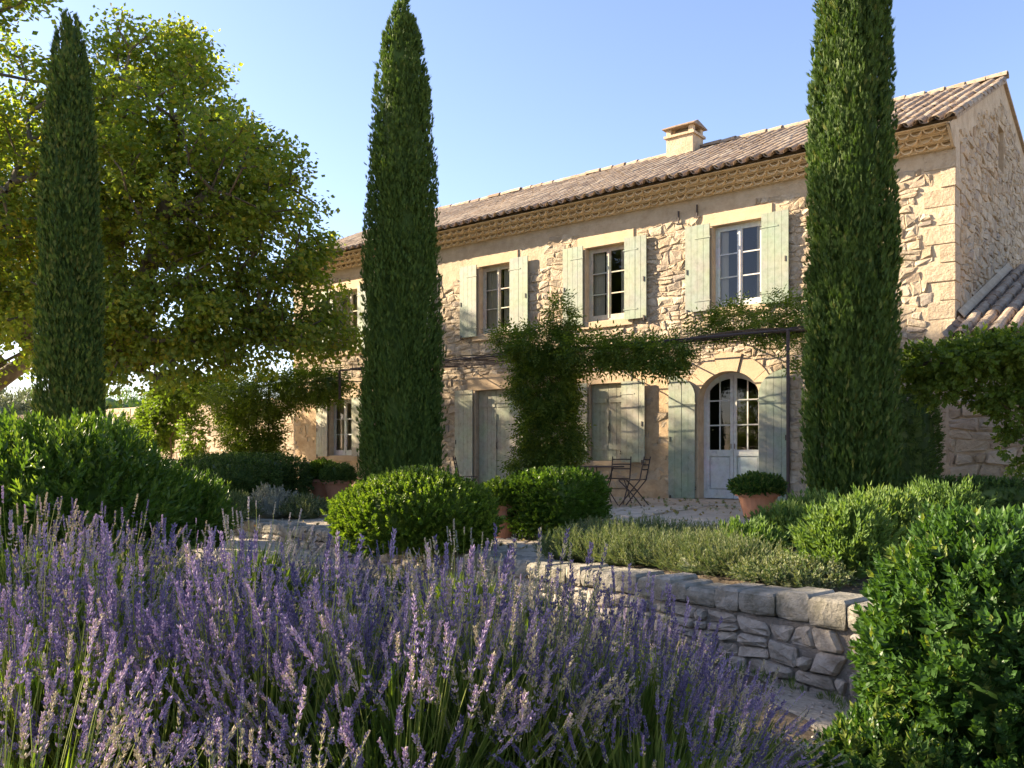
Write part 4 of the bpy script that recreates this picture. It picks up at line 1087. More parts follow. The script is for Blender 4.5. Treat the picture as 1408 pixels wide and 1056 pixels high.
tb, bb, lv = tree_data(blobs, pb, 2.3, .30, 900, 76000, .098, 5, .34, [[vec(*q, 22) for q in l] for l in (((165, 495), (215, 491), (290, 478), (360, 460)), ((160, 480), (180, 430), (205, 370), (225, 300), (240, 220)), ((150, 470), (165, 400), (155, 330), (190, 240)), ((90, 500), (40, 480), (5, 430), (-15, 350)))])
plane = thing('plane_tree', 'broad plane tree with spreading limbs at the left end of the farmhouse', 'tree', (*pb, 0), 'plane trees')
trunk_o = tb.build('trunk', M['bark'], plane, smooth=True, local=True); bb.build('branches', M['bark'], plane, 'stuff', smooth=True, local=True); foliage_obj('crown', lv, M['plane'], plane)
# a second plane tree, used also beyond the left edge of the picture where its shade falls from
blobs2 = [((0, 0, 9.5), (2.6, 2.6, 1.3), 3), ((0, 0, 8.2), (3.2, 3.2, 2.0), 4), ((2, 1.5, 6.4), (2.6, 2.4, 1.8), 3), ((-2.2, -.5, 6.6), (2.6, 2.6, 1.9), 3), ((.4, -2.2, 6.0), (2.4, 2.2, 1.7), 3), ((-1, 2.4, 5.6), (2.3, 2.2, 1.6), 2), ((2.4, -1, 4.6), (1.9, 1.9, 1.2), 1.5), ((-2.4, 1.4, 4.4), (1.9, 1.9, 1.1), 1.5)]
tb2, bb2, lv2 = tree_data(blobs2, None, 2.9, .33, 640, 44000, .105, 9, .42)
def plane_copy(label, loc, rz, s, first=[None]):
    if first[0] is None:
        t = thing('plane_tree', label, 'tree', loc, 'plane trees', rz)
        tb2.build('trunk', M['bark'], t, smooth=True, local=True); bb2.build('branches', M['bark'], t, 'stuff', smooth=True, local=True); foliage_obj('crown', lv2, M['plane'], t); first[0] = t
    else:
        t = copy_tree(first[0]); t.location = loc; t.rotation_euler.z = rz; t['label'] = label
    t.scale = (s, s, s); return t
x, y, _ = at(-195, 500, 16.9); plane_copy('tall plane tree cut off by the top left corner of the picture', (x, y, -.3), .4, 1.12)
plane_copy('plane tree standing farther back, seen behind the left cypress', (-22.3, -6.3, -.2), 2.2, .93)
plane_copy('small plane tree beyond the left edge of the lavender', (-9.8, -15.8, -.6), 4.1, .38)
tb3, bb3, lv3 = tree_data([((.46, -1.2, 9.9), (.9, .8, .8), 2), ((-.65, 1.6, 9.5), (1.0, .9, .75), 2.2)], None, 8.0, .2, 120, 7000, .12, 19, .3)  # added out of view: small high crown shaped to shade the wall and right-hand lavender
t = thing('plane_tree', 'added unseen plane tree beyond the left edge, its high crown shading the wall and lavender', 'tree', (-18., -19.6, -.7), 'plane trees')
tb3.build('trunk', M['bark'], t, smooth=True, local=True); bb3.build('branches', M['bark'], t, 'stuff', smooth=True, local=True); foliage_obj('crown', lv3, M['plane'], t)

# ------------------------------------------------------------------ pergola and vines
PY = -2.4; PZ = 2.82
perg = thing('pergola', 'rusty iron pergola of thin rods carrying the vines along the front wall', 'pergola', (-1.87, PY, 0))
MB().tube([(-1.87, PY, -.05), (-1.87, PY, PZ)], .028, 8).build('post', M['iron'], perg)
MB().tube([(-7.0, PY, -.05), (-7.0, PY, PZ)], .03, 8).build('post', M['iron'], perg)
MB().tube([(-12.4, PY, PZ-.66), (-12.4, PY, PZ+.01)], .03, 8).build('end_bracket', M['iron'], perg)
MB().tube([(-1.80, PY, PZ), (-7., PY, PZ+.015), (-12.4, PY, PZ)], .018, 6).build('beam', M['iron'], perg)
for x in (-1.87, -3.6, -5.3, -7., -8.8, -10.6, -12.3): MB().tube([(x, PY, PZ+.02), (x, -.02, PZ+.16)], .014, 6).build('cross_rod', M['iron'], perg)
for k in range(6):
    yy = PY+.4*(k+.6)*.95; zz = PZ+.05+(yy-PY)/(-PY)*.14
    MB().tube([(-1.7, yy, zz), (-4.5, yy+.01, zz-.025), (-7, yy, zz), (-9.6, yy, zz-.03), (-12.3, yy, zz)], .013, 5).build('wire', M['iron'], perg)
def compound(n=9, L=.24, ll=.075, lw=.028, seed=2):
    """a drooping pinnate leaf along +Z"""
    rg = np.random.default_rng(seed); vs, fs, k = [], [], 0; tv_, tf_ = leaf(ll, lw); tv_ = tv_[[0, 1, 4, 3]]; tf_ = np.array([(0, 2, 1), (0, 3, 2)])
    for i in range(n):
        t = .15+.85*(i//2)/(n//2); sgn = 0 if i == n-1 else (-1)**i
        a = sgn*math.radians(58); z = np.array([math.sin(a), -.25, math.cos(a)]); A = frames_up2(z)
        vs.append((tv_*rg.uniform(.8, 1.15)) @ A.T+np.array([0, -.10*t*t*L*2, t*L])); fs.append(tf_+k); k += 4
    return np.concatenate(vs), np.concatenate(fs), 2
def frames_up2(z):
    z = z/np.linalg.norm(z); y = np.array([0, 1., 0]); x = np.cross(y, z); x /= np.linalg.norm(x); return np.stack([x, np.cross(z, x), z], 1)
cl = compound()
def vine(label, boxes, trunk, n, group=None, seed=0, size=1., tpl=cl, mat='wisteria', name='climbing_vine'):
    """boxes: (centre, radii, weight) clouds of leaves; trunk: list of point lists"""
    rg = np.random.default_rng(seed); base = np.array(trunk[0][0]); t = thing(name, label, 'vine', tuple(base), group)
    W = np.array([b[2] for b in boxes], float); W /= W.sum(); Ps = []; Ds = []
    for b, w_ in zip(boxes, W):
        k = int(n*w_); d = sphere_dirs(k, rg); r = rg.uniform(.35, 1, k)**.5; q = d*(r*(1+.22*lump(d*2.5, 1.8, seed)))[:, None]*np.array(b[1])
        Ps.append(np.array(b[0])+q); Ds.append(d)
    P = np.concatenate(Ps)-base; D = np.concatenate(Ds)
    axd = unit(D*.8+rg.normal(size=D.shape)*.5+np.array([0, -.15, -.15]))
    up = unit(np.array([-.2, -.3, 1.])+rg.normal(size=P.shape)*.45); y = unit(up-(up*axd).sum(1, keepdims=True)*axd); x = np.cross(y, axd)
    d = scatter(tpl[0], tpl[1], np.stack([x, y, axd], 2), P, size*rg.uniform(.65, 1.25, len(P)), rg, tpl[2])
    foliage_obj('foliage', d, M[mat], t)
    s = MB()
    for k, pts in enumerate(trunk):
        pts = np.array(pts, float)
        if len(pts) > 1:
            q = [pts[0]]
            for a, b in zip(pts[:-1], pts[1:]):
                for m in (1/3, 2/3, 1): q.append(a*(1-m)+b*m+(rg.normal(size=3)*.035 if m < 1 else 0))
            q = np.array(q); r0 = .04 if k == 0 else .016; s.tube(q, np.linspace(r0, r0*.45, len(q)), 6)
    s.build('stems', M['twig'], t)
    return t
def pv(px, py, Y=PY): x, z = onY(px, py, Y); return (x, Y, z)
b = pv(755, 700); tr = (b[0], PY, 0.)
vine('bushy wisteria climbing the pergola post beside the bistro table', [
    (pv(757, 600), (.56, .45, .66), 4), (pv(750, 530), (.60, .48, .62), 4.5), (pv(745, 478), (.72, .5, .32), 2), (pv(772, 436, PY), (.16, .16, .36), .5), (pv(735, 640), (.42, .4, .3), 1.2), (pv(815, 484), (.55, .5, .18), 1.2), (pv(860, 484), (.5, .5, .16), 1.0), (pv(905, 488), (.45, .45, .20), 1.0), (pv(925, 492), (.2, .3, .14), .3), (pv(700, 468), (.3, .3, .14), .4)],
     [[tr, (tr[0]+.05, PY, 1.2), (tr[0], PY, 2.8), (tr[0]+1., PY+.2, PZ+.05), (tr[0]+2.7, PY+.3, PZ+.05)], [(tr[0]-.12, PY+.1, 0), (tr[0]-.05, PY+.05, 1.5), (tr[0]-.7, PY, PZ)], [(tr[0], PY, PZ), (-8.2, PY+.1, PZ+.06), (-9.8, PY+.1, PZ+.05)],
      [(tr[0], PY+.5, PZ+.05), (-8.6, PY+.7, PZ+.06), (-10.2, PY+.6, PZ+.05)]], 6600, seed=3, size=1.12)
b = pv(1078, 700); tr = (b[0]+.42, PY+.12, 0.)
vine('sparse wisteria along the pergola over the arched door', [
    (pv(1012, 440, -1.2), (.42, .35, .20), 2.2), (pv(980, 452, -1.4), (.3, .3, .12), .9), (pv(1085, 428, -1.9), (.36, .3, .26), 1.8), (pv(1060, 455, -1.6), (.4, .4, .13), 1.0), (pv(1100, 480, -2.0), (.18, .2, .22), .5), (pv(940, 462, -1.7), (.3, .3, .07), .3)],
     [[tr, (tr[0]+.03, PY+.1, 1.4), (tr[0]-.02, PY+.1, 2.8), (-3.2, PY+.5, PZ+.10), (-5.2, PY+.6, PZ+.06)], [(tr[0], PY+.12, PZ), (-3., PY+.9, PZ+.12), (-4.6, PY+1.1, PZ+.12), (-6.4, PY+.9, PZ+.1)], [(tr[0], PY+.12, PZ), (-3.4, PY+.1, PZ+.05), (-6.4, PY+.1, PZ+.04)], [(tr[0]+.05, PY+.2, PZ), (-3.4, PY+1.6, PZ+.14), (-5.8, PY+1.4, PZ+.12)]], 1000, seed=4, size=1.05)
# right-hand vine over the outbuilding
w0 = at(1340, 500, 11.2); rb = (at(1390, 700, 11.2)[0], at(1390, 700, 11.2)[1])
vp = lambda px, py, d: at(px, py, d)
vine('leafy vine canopy in front of the tiled lean-to roof at the right edge', [
    (vp(1300, 500, 11.2), (.52, .4, .22), 2.5), (vp(1360, 490, 11.2), (.55, .45, .24), 2.8), (vp(1410, 480, 11), (.5, .5, .22), 2), (vp(1290, 530, 11.2), (.24, .25, .2), 1), (vp(1395, 560, 11), (.22, .25, .35), 1), (vp(1360, 545, 11.2), (.25, .3, .12), .5), (vp(1400, 620, 11), (.16, .2, .3), .5), (vp(1245, 520, 11.4), (.12, .12, .08), .15), (vp(1460, 520, 11), (.5, .5, .5), 2)],
     [[(rb[0]+.25, rb[1], 0), (rb[0]+.2, rb[1], 1.1), (rb[0]+.1, rb[1], 1.95), (w0[0], w0[1], 2.0), (vp(1250, 505, 11.3))], [(rb[0]+.2, rb[1], 1.2), (vp(1350, 530, 11.1)), (vp(1290, 520, 11.1))]], 2100, seed=6, size=.95, tpl=sprig(7, .16, .085, .06, 62, 9, pairs=False, two=False), mat='wisteria')
rp = thing('wire_trellis', 'thin iron rail holding up the vine canopy at the right edge', 'trellis', (rb[0]+.35, rb[1], 0))
MB().tube([(rb[0]+.35, rb[1], -.05), (rb[0]+.35, rb[1], 2.05)], .025, 6).build('post', M['iron'], rp)
MB().tube([(rb[0]+.35, rb[1], 2.0), vp(1232, 497, 11.6)], .016, 6).build('rail', M['iron'], rp)
# left pergola with its vines
b = onY(352, 640, -2.6)
vine('dense vine on the left corner of the house under the plane tree', [
    (pv(345, 590, -2.6), (.85, .5, .95), 4), (pv(370, 545, -2.6), (.8, .6, .45), 2), (pv(430, 530, -2.2), (.95, .7, .28), 3), (pv(320, 550, -2.6), (.7, .5, .6), 1.5), (pv(360, 630, -2.6), (.7, .5, .5), 1.5)],
     [[(b[0], -2.6, 0), (b[0]+.05, -2.6, 1.4), (b[0], -2.6, 2.6), (b[0]+2.4, -2.2, 2.7)], [(b[0]+.2, -2.5, 0), (b[0]+.3, -2.5, 2.4)]], 4200, seed=8, size=1.3)
b = onY(230, 640, -1.2)
vine('yellow green vine hanging on the sunlit garden wall', [
    (pv(215, 585, -1.0), (1.0, .4, .8), 3), (pv(240, 545, -1.0), (1.1, .5, .5), 2.5), (pv(165, 600, -1.0), (.7, .4, .6), 1.5), (pv(265, 600, -1.0), (.35, .3, .8), .8), (pv(290, 535, -1.4), (.9, .5, .3), 1.5)],
     [[(b[0], -1.2, 0), (b[0], -1.1, 1.4), (b[0]+.4, -1.0, 2.4)], [(b[0]+1.2, -1.0, 0), (b[0]+1.2, -1.0, 2.3)], [(b[0]-1.4, -1.0, 0), (b[0]-1.3, -1.0, 1.8)]], 3000, seed=10, size=1.4, tpl=sprig(7, .16, .085, .06, 62, 9, pairs=False, two=True))
lp = thing('vine_frame', 'iron frame carrying the vine at the left end of the facade', 'pergola', (-16.4, -2.3, 0))
for x in (-16.4, -15.2): MB().tube([(x, -2.3, -.05), (x, -2.3, 2.62)], .03, 6).build('post', M['iron'], lp)
MB().tube([(-16.5, -2.3, 2.62), (-13., -2.3, 2.62)], .022, 6).build('rail', M['iron'], lp)
for x in (-16.4, -14.8, -13.1): MB().tube([(x, -2.3, 2.63), (x, -.02, 2.75)], .014, 6).build('cross_rod', M['iron'], lp)

# ------------------------------------------------------------------ shrubs, hedges
boxs = sprig(12, .085, .042, .026, 55, 1); boxs2 = sprig(12, .085, .042, .026, 55, 1, two=True)
x, y, _ = at(570, 755, 9.3); shrub('box_ball', 'bright green clipped box ball at the edge of the lavender', 'shrub', (x, y, -.17), (.86, .86, .50), M['box'], boxs, 4200, zc=.36, size=1., lumps=.07, lf=1.9, seed=1, up=.55, zmin=-.6, stray=.03)
x, y, _ = at(768, 730, 10.4); shrub('box_cube', 'squarish clipped box bush beside the stone path', 'shrub', (x, y, -.08), (.50, .48, .40), M['laurel'], boxs2, 2600, zc=.36, power=4.5, lumps=.04, seed=2, up=.3, zmin=-.8)
eu = sprig(14, .13, .062, .034, 58, 4)
x, y, _ = at(1366, 1000, 4.2); shrub('evergreen_bush', 'large glossy evergreen bush filling the lower right corner', 'shrub', (x, y, LOW), (.57, .60, .70), M['euonymus'], eu, 2100, zc=.62, lumps=.10, lf=2.3, seed=3, up=.75, zmin=-.8, inner=.7, stray=.06, core=.72)
x, y, _ = at(1230, 1050, 4.0); shrub('low_evergreen', 'low spreading sprigs at the foot of the large glossy bush', 'shrub', (x, y, LOW), (.38, .34, .26), M['euonymus'], eu, 420, zc=.12, size=.85, lumps=.2, seed=5, up=.6, zmin=-.2, core=.6)
la = sprig(12, .20, .105, .042, 52, 6)
x, y, _ = at(70, 720, 8.6); shrub('laurel_bush', 'big loose laurel bush behind the lavender at the left edge', 'shrub', (x, y, -.45), (1.25, 1.15, .92), M['laurel'], la, 2500, zc=.70, lumps=.12, lf=1.8, seed=7, up=.8, inner=.68, stray=.10, core=.76)
x, y, _ = at(185, 720, 9.4); shrub('laurel_bush', 'lower laurel bush sloping down beside the box hedges', 'shrub', (x, y, -.3), (1.0, .9, .60), M['laurel'], la, 1500, zc=.44, lumps=.13, lf=1.8, seed=8, up=.8, inner=.7, stray=.08, size=.9)
dh = sprig(10, .09, .046, .024, 50, 8, two=True)
def hedge(label, c, rad, n, seed, rz=0, zc=None, power=5.): 
    t = shrub('clipped_hedge', label, 'hedge', (c[0], c[1], 0), rad, M['darkhedge'], dh, n, 'clipped hedges', zc=zc or rad[2]*.9, power=power, lumps=.03, seed=seed, up=.3, zmin=-.85, size=1.15); t.rotation_euler.z = rz; return t
hedge('rounded dark hedge in front of the longer clipped hedge at left', at(315, 680, 16.2), (1.05, .8, .42), 2600, 11, -.25, power=3)
hedge('long low dark hedge below the vines at left', at(330, 660, 18.6), (2.2, .55, .46), 3600, 12, -.1)
hedge('low clipped hedge along the front of the outbuilding', at(1335, 690, 10.6), (1.15, .34, .29), 2300, 13, 0)
hedge('small dark hedge under the left cypress', at(215, 640, 17.2), (.8, .6, .40), 1500, 14, 0)
# santolina along the wall
sa = sprig(16, .20, .045, .009, 38, 12, pairs=False, two=True, taper=.3)
pos = [(790, 745, 8.6, .40, .34), (850, 752, 8.3, .46, .36), (915, 762, 8.0, .46, .36), (975, 772, 7.6, .44, .34), (1030, 782, 7.3, .40, .32), (900, 735, 9.3, .45, .36), (980, 742, 8.9, .45, .36), (830, 725, 9.6, .4, .36)]
words = ['nearest the stone path at the left end of the border', 'second along the wall from the stone path', 'in the middle of the border on the wall', 'right of the middle on the wall', 'at the right end of the border on the wall', 'in the back row before the terrace, middle', 'in the back row before the terrace, right', 'in the back row beside the clipped cube']
for k, (px, py, d, r_, h_) in enumerate(pos):
    x, y, _ = at(px, py, d); shrub('santolina_bush', 'grey green santolina '+words[k], 'shrub', (x, y, float(terr_z(x, y))), (r_, r_*.85, h_*(.42, .60, .45, .66, .48, .42, .36, .36)[k]), M['santolina'], sa, 620, 'santolinas along the retaining wall', zc=h_*.25, lumps=.26, seed=50+k, up=.8, zmin=-.15, inner=.6, jit=.42, core=.62, stray=.12, size=.82)
pr = sprig(10, .10, .035, .016, 50, 13, two=True)
x, y, _ = at(1092, 800, 6.75); shrub('creeping_plant', 'low grey green creeper spilling over the cap stones', 'plant', (x, y, float(terr_z(x, y))+.02), (.42, .30, .14), M['santolina'], pr, 620, zc=.06, lumps=.2, seed=70, up=.4, zmin=-.1, core=.6)
# leafy herbs
sg = sprig(12, .18, .075, .030, 46, 14)
for px, py, d, rad, n, lab, sd_ in ((1165, 800, 6.9, (.34, .32, .36), 520, 'bright green sage bush on the wall left of the large glossy bush', 1), (1210, 760, 7.7, (.42, .38, .36), 520, 'sage bush behind, in front of the low clipped hedge', 2), (1085, 745, 8.9, (.34, .32, .22), 480, 'leafy bush below the pergola post, before the terracotta pot', 3), (1290, 740, 8.3, (.45, .38, .36), 520, 'sage bush hidden partly by the large glossy bush', 4), (1030, 752, 8.2, (.30, .28, .17), 330, 'small leafy bush among the santolinas', 5), (1120, 720, 9.8, (.4, .36, .24), 420, 'leafy bush at the foot of the right cypress', 6)):
    x, y, _ = at(px, py, d); shrub('sage_bush', lab, 'shrub', (x, y, float(terr_z(x, y))), rad, M['sage'], sg, n, 'sage bushes on the bed', zc=rad[2]*.7, lumps=.16, seed=80+sd_, up=1.1, zmin=-.3, inner=.55, core=.6, stray=.1)
# silver plants left
sv = sprig(12, .16, .06, .016, 45, 15, two=True)
for px, py, d, r_, h_, lab in ((372, 700, 14.4, .5, .32, 'silver grey bush in front of the rounded hedge'), (315, 705, 13.6, .5, .30, 'low silver bush left of the other silver bush'), (420, 705, 14.2, .42, .22, 'flat greenish mat between the silver bush and the terracotta pots')):
    x, y, _ = at(px, py, d); shrub('silver_bush', lab, 'shrub', (x, y, float(terr_z(x, y))), (r_, r_*.9, h_), M['silver'] if 'silver grey' in lab else M['santolina'], sv, 420, zc=h_*.45, lumps=.15, seed=int(px), up=.8, zmin=-.1, inner=.6, core=.65, stray=.05)

# ------------------------------------------------------------------ pots, furniture, pedestal
def pot(label, loc, r, h, plant, group='terracotta pots on the terrace', seed=0, prad=None):
    t = thing('terracotta_pot', label, 'plant pot', loc, group)
    MB().lathe([(r*.62, 0), (r*.66, .01), (r*.93, h*.80), (r*.94, h*.82), (r*1.06, h*.83), (r*1.08, h*.90), (r*1.05, h), (r*.93, h), (r*.92, h*.88)], 24).build('pot_body', M['terracotta'], t, smooth=False, local=True)
    MB().lathe([(r*.9, h*.86), (r*.88, h*.9)], 16).build('potting_soil', M['soil'], t, local=True)
    rad = prad or (r*1.25, r*1.25, r*.75)
    return t, rad
def potted(label, plabel, px, py, d, r, h, mat, tpl, n, seed, prad=None, size=1.):
    x, y, _ = at(px, py, d); z = float(terr_z(x, y)) if y < -.2 else 0
    t, rad = pot(label, (x, y, z), r, h, None, seed=seed, prad=prad)
    shrub('potted_plant', plabel, 'plant', (x, y, z+h*.9), rad, mat, tpl, n, None, zc=rad[2]*.55, seed=seed, lumps=.1, up=.5, zmin=-.6, size=size, stems=True)
potted('squat terracotta pot before the arched door', 'dense green plant in the squat pot before the arched door', 1042, 711, 12.4, .29, .36, M['euonymus'], boxs2, 900, 21, (.36, .36, .17))
potted('terracotta pot half hidden by the clipped cube of box', 'small box plant in the pot beside the clipped cube', 693, 725, 10.5, .16, .44, M['box'], boxs2, 500, 22, (.26, .26, .20))
potted('round terracotta pot nearest the left cypress side, lower of the pair', 'dark small shrub in the front pot of the left pair', 465, 688, 17.2, .28, .46, M['darkhedge'], dh, 700, 23, (.34, .34, .22))
potted('terracotta pot standing behind its neighbour at the left windows', 'leafy plant in the rear pot of the left pair', 443, 682, 17.8, .27, .46, M['laurel'], boxs2, 600, 24, (.30, .30, .26), 1.2)
x, y, _ = at(425, 672, 18.8); pd = thing('stone_pedestal', 'short square stone pedestal beside the terracotta pots', 'pedestal', (x, y, 0))
MB().box(-.20, .20, -.20, .20, 0, .10).build('plinth', M['dressed'], pd, local=True); MB().box(-.145, .145, -.145, .145, .1005, .66).build('shaft', M['dressed'], pd, local=True); MB().box(-.19, .19, -.19, .19, .6605, .73).build('top_slab', M['dressed'], pd, local=True)

x, y, _ = at(826, 690, 15.3); TB = (x, y, 0.01)
tab = thing('bistro_table', 'round iron bistro table in front of the closed shutters', 'table', TB)
MB().lathe([(.40, .655), (.41, .66), (.41, .675), (.40, .68)], 28).build('tabletop', M['iron'], tab, local=True)
for k in range(3):
    a = k*2.094+.4; MB().tube([(.30*math.cos(a), .30*math.sin(a), 0), (.10*math.cos(a), .10*math.sin(a), .32), (.22*math.cos(a), .22*math.sin(a), .655)], .010, 6).build('leg', M['iron'], tab, local=True)
MB().tube([(.11*math.cos(t), .11*math.sin(t), .32) for t in np.linspace(0, 6.283, 13)], .007, 5).build('leg_ring', M['iron'], tab, local=True)
def chair(label, loc, rz):
    t = thing('bistro_chair', label, 'chair', loc, 'iron bistro chairs', rz)
    for s in (-1, 1):
        MB().tube([(s*.18, -.19, 0), (s*.18, .02, .26), (s*.18, .17, .44), (s*.175, .25, .84)], .0105, 6).build('rear_frame', M['iron'], t, local=True)
        MB().tube([(s*.195, .22, 0), (s*.195, -.0, .26), (s*.195, -.19, .44)], .0105, 6).build('leg', M['iron'], t, local=True)
    for k in range(5): MB().box(-.19, .19, -.19+k*.075, -.135+k*.075, .441, .453).build('seat_slat', M['iron'], t, local=True)
    for z in (.62, .70, .79):
        b_ = MB(); yy = .17+(z-.44)*.2
        b_.tube([(-.178, yy, z), (-.09, yy+.02, z), (.09, yy+.02, z), (.178, yy, z)], .012, 6); b_.build('back_slat', M['iron'], t, local=True)
    MB().tube([(-.18, .02, .26), (.18, .02, .26)], .007, 5).build('stretcher', M['iron'], t, local=True)
    return t
chair('iron bistro chair on the right of the round table', (TB[0]+.62, TB[1]+.05, .01), -1.35)
chair('iron bistro chair behind the round table', (TB[0]-.05, TB[1]+.62, .01), .2)
x, y, _ = at(642, 690, 17.2); chair('iron chair by the boarded door left of the wisteria', (x, y, .01), 2.2)

# ------------------------------------------------------------------ lavender
def spike_tpl(seed, L=.075, wr=.0078, nw=10, nb=4):
    """a flower head along +Z of whorls of buds"""
    rg = np.random.default_rng(seed); vs, fs, n = [], [], 0
    for i in range(nw):
        t = i/(nw-1); z = t*L if i else -.012; r = wr*(1.0-.55*t**1.6)*(.75 if i == 0 else 1)
        for j in range(nb):
            a = j*2*math.pi/nb+i*.6+rg.normal()*.15; o = np.array([math.cos(a), math.sin(a), 0]); zj = z+rg.normal()*L*.028; u_ = unit(o*.8+np.array([0, 0, 1.]))
            tn = np.cross(u_, o); tn /= np.linalg.norm(tn)+1e-9; b = np.array([0, 0, zj])+o*r*.3; bl = .0135*rg.uniform(.8, 1.3); bw = wr*.46*rg.uniform(.8, 1.2)
            s_ = np.cross(u_, tn); m = b+u_*bl*.55
            vs += [b, m+tn*bw, m-tn*bw*.6+s_*bw, m-tn*bw*.6-s_*bw, b+u_*bl*1.15]
            fs += [(n, n+1, n+2), (n, n+2, n+3), (n, n+3, n+1), (n+4, n+2, n+1), (n+4, n+3, n+2), (n+4, n+1, n+3)]; n += 5
    return np.array(vs), np.array(fs), 6
def stem_tpl():
    vs = []; 
    for z in (0, .5, 1.):
        for k in range(3): a = k*2.094; vs.append((math.cos(a), math.sin(a), z))
    fs = []
    for i in range(2):
        for k in range(3): k2 = (k+1) % 3; fs += [(i*3+k, i*3+k2, i*3+3+k2), (i*3+k, i*3+3+k2, i*3+3+k)]
    return np.array(vs), np.array(fs)
def lavender_meshes(seed, n, hs=.66, H=.80, Rh=.52, maxa=58, lean=(0, 0), nl=520, dry=.08):
    rg = np.random.default_rng(seed)
    th = np.radians(maxa)*rg.random(n)**.62; a = rg.uniform(0, 2*np.pi, n)
    d = np.stack([np.sin(th)*np.cos(a)+lean[0], np.sin(th)*np.sin(a)+lean[1], np.cos(th)], 1); d = unit(d)
    Lr = 1/np.sqrt((d[:, 0]**2+d[:, 1]**2)/Rh**2+d[:, 2]**2/H**2)*rg.uniform(.74, 1.14, n)
    bs = np.stack([np.cos(a), np.sin(a), 0*a], 1)*(rg.random(n)*.14+.03)[:, None]; bs[:, 2] = .05
    tip = bs+d*Lr[:, None]; mid = bs+d*(Lr*.5)[:, None]+np.stack([np.cos(a), np.sin(a), -.3+0*a], 1)*(.05*np.sin(th)*Lr)[:, None]+rg.normal(size=tip.shape)*.016
    # stems as bent three-sided prisms
    sv_, sf = stem_tpl(); A = frames(d, rg); P = np.stack([bs, mid, tip], 1); rad = np.array([.0022, .0018, .0013])
    ring = sv_[:3, :2]; V = P[:, :, None]+(rad[None, :, None, None]*(ring[None, None, :, 0, None]*A[:, None, None, :, 0]+ring[None, None, :, 1, None]*A[:, None, None, :, 1]))
    F = (sf[None]+(np.arange(n)*9)[:, None, None]).reshape(-1, 3)
    stems = arr_mesh('lavender_stems', V.reshape(-1, 3), F, M['lavstem'], np.repeat(rg.random(n), len(sf)))
    hd = unit(tip-mid+rg.normal(size=tip.shape)*.03); parts = []
    for k in range(3):
        idx = np.arange(k, n, 3); t = spike_tpl(seed*5+k, .072+.016*k)
        Lh = rg.uniform(.5, 1.45, len(idx)); wv = Lh**.5*rg.uniform(.72, 1.12, len(idx))*hs; S = np.stack([wv, wv, Lh*(hs*.5+.5)], 1)
        parts.append(scatter(t[0], t[1], frames(hd[idx], rg), tip[idx]-hd[idx]*.02, S, rg, t[2]))
    # lone lower whorl on some stems
    idx = np.arange(0, n, 2); t = spike_tpl(seed+3, .012, .007, 2, 5)
    parts.append(scatter(t[0], t[1], frames(hd[idx], rg), tip[idx]-hd[idx]*rg.uniform(.05, .075, (len(idx), 1)), np.ones(len(idx)), rg, t[2]))
    v, f, r = join(parts); flowers = arr_mesh('lavender_flowers', v, f, M['lavflower'], r)
    # leaves
    q = sphere_dirs(nl, rg, .0); k = rg.uniform(.25, .74, nl); Pl = q*np.array([Rh*.9, Rh*.9, H*.78])*k[:, None]; Pl[:, 2] += .02
    t = sprig(10, .11, .050, .0055, 32, seed, pairs=False, two=True, taper=.3)
    v, f, r = scatter(t[0], t[1], frames(unit(q*.8+np.array([0, 0, .7])+rg.normal(size=q.shape)*.25), rg), Pl, rg.uniform(.8, 1.5, nl), rg, t[2])
    # long upright shoots in the green lower half
    nb_ = int(nl*.9); q = sphere_dirs(nb_, rg, .35); q[:, :2] *= rg.uniform(.3, 1, (nb_, 1)); Pb = q*np.array([Rh*.85, Rh*.85, H*.55])*rg.uniform(.35, .95, (nb_, 1)); Pb[:, 2] = np.abs(Pb[:, 2])*.75
    tb_ = sprig(6, .16, .13, .0042, 13, seed+40, pairs=False, two=True, taper=.2)
    v2 = scatter(tb_[0], tb_[1], frames(unit(q*np.array([1, 1, .5])*.75+np.array([0, 0, 1.])+rg.normal(size=q.shape)*.12), rg), Pb, rg.uniform(.8, 1.6, nb_), rg, tb_[2])
    v, f, r = join([(v, f, r), v2])
    leaves = arr_mesh('lavender_leaves', v, f, M['lavleaf'], r)
    return flowers, stems, leaves
LV = [lavender_meshes(1, 230, nl=700), lavender_meshes(2, 240, lean=(.12, 0), nl=700), lavender_meshes(3, 230, maxa=66, Rh=.56, nl=700), lavender_meshes(4, 210, lean=(-.05, .1), nl=700)]
LVF = [lavender_meshes(11, 300, hs=.72, H=.84, Rh=.46, maxa=38, nl=800), lavender_meshes(12, 320, hs=.72, H=.84, Rh=.50, maxa=44, lean=(.15, -.05), nl=800), lavender_meshes(13, 310, hs=.72, H=.84, Rh=.55, maxa=48, nl=800)]
def pale(ms):
    f = ms[0].copy(); f.materials.clear(); f.materials.append(M['lavpale']); return (f, ms[1], ms[2])
LVP = pale(LV[2])
LVR = lavender_meshes(5, 420, hs=.72, H=.72, Rh=.62, maxa=72)
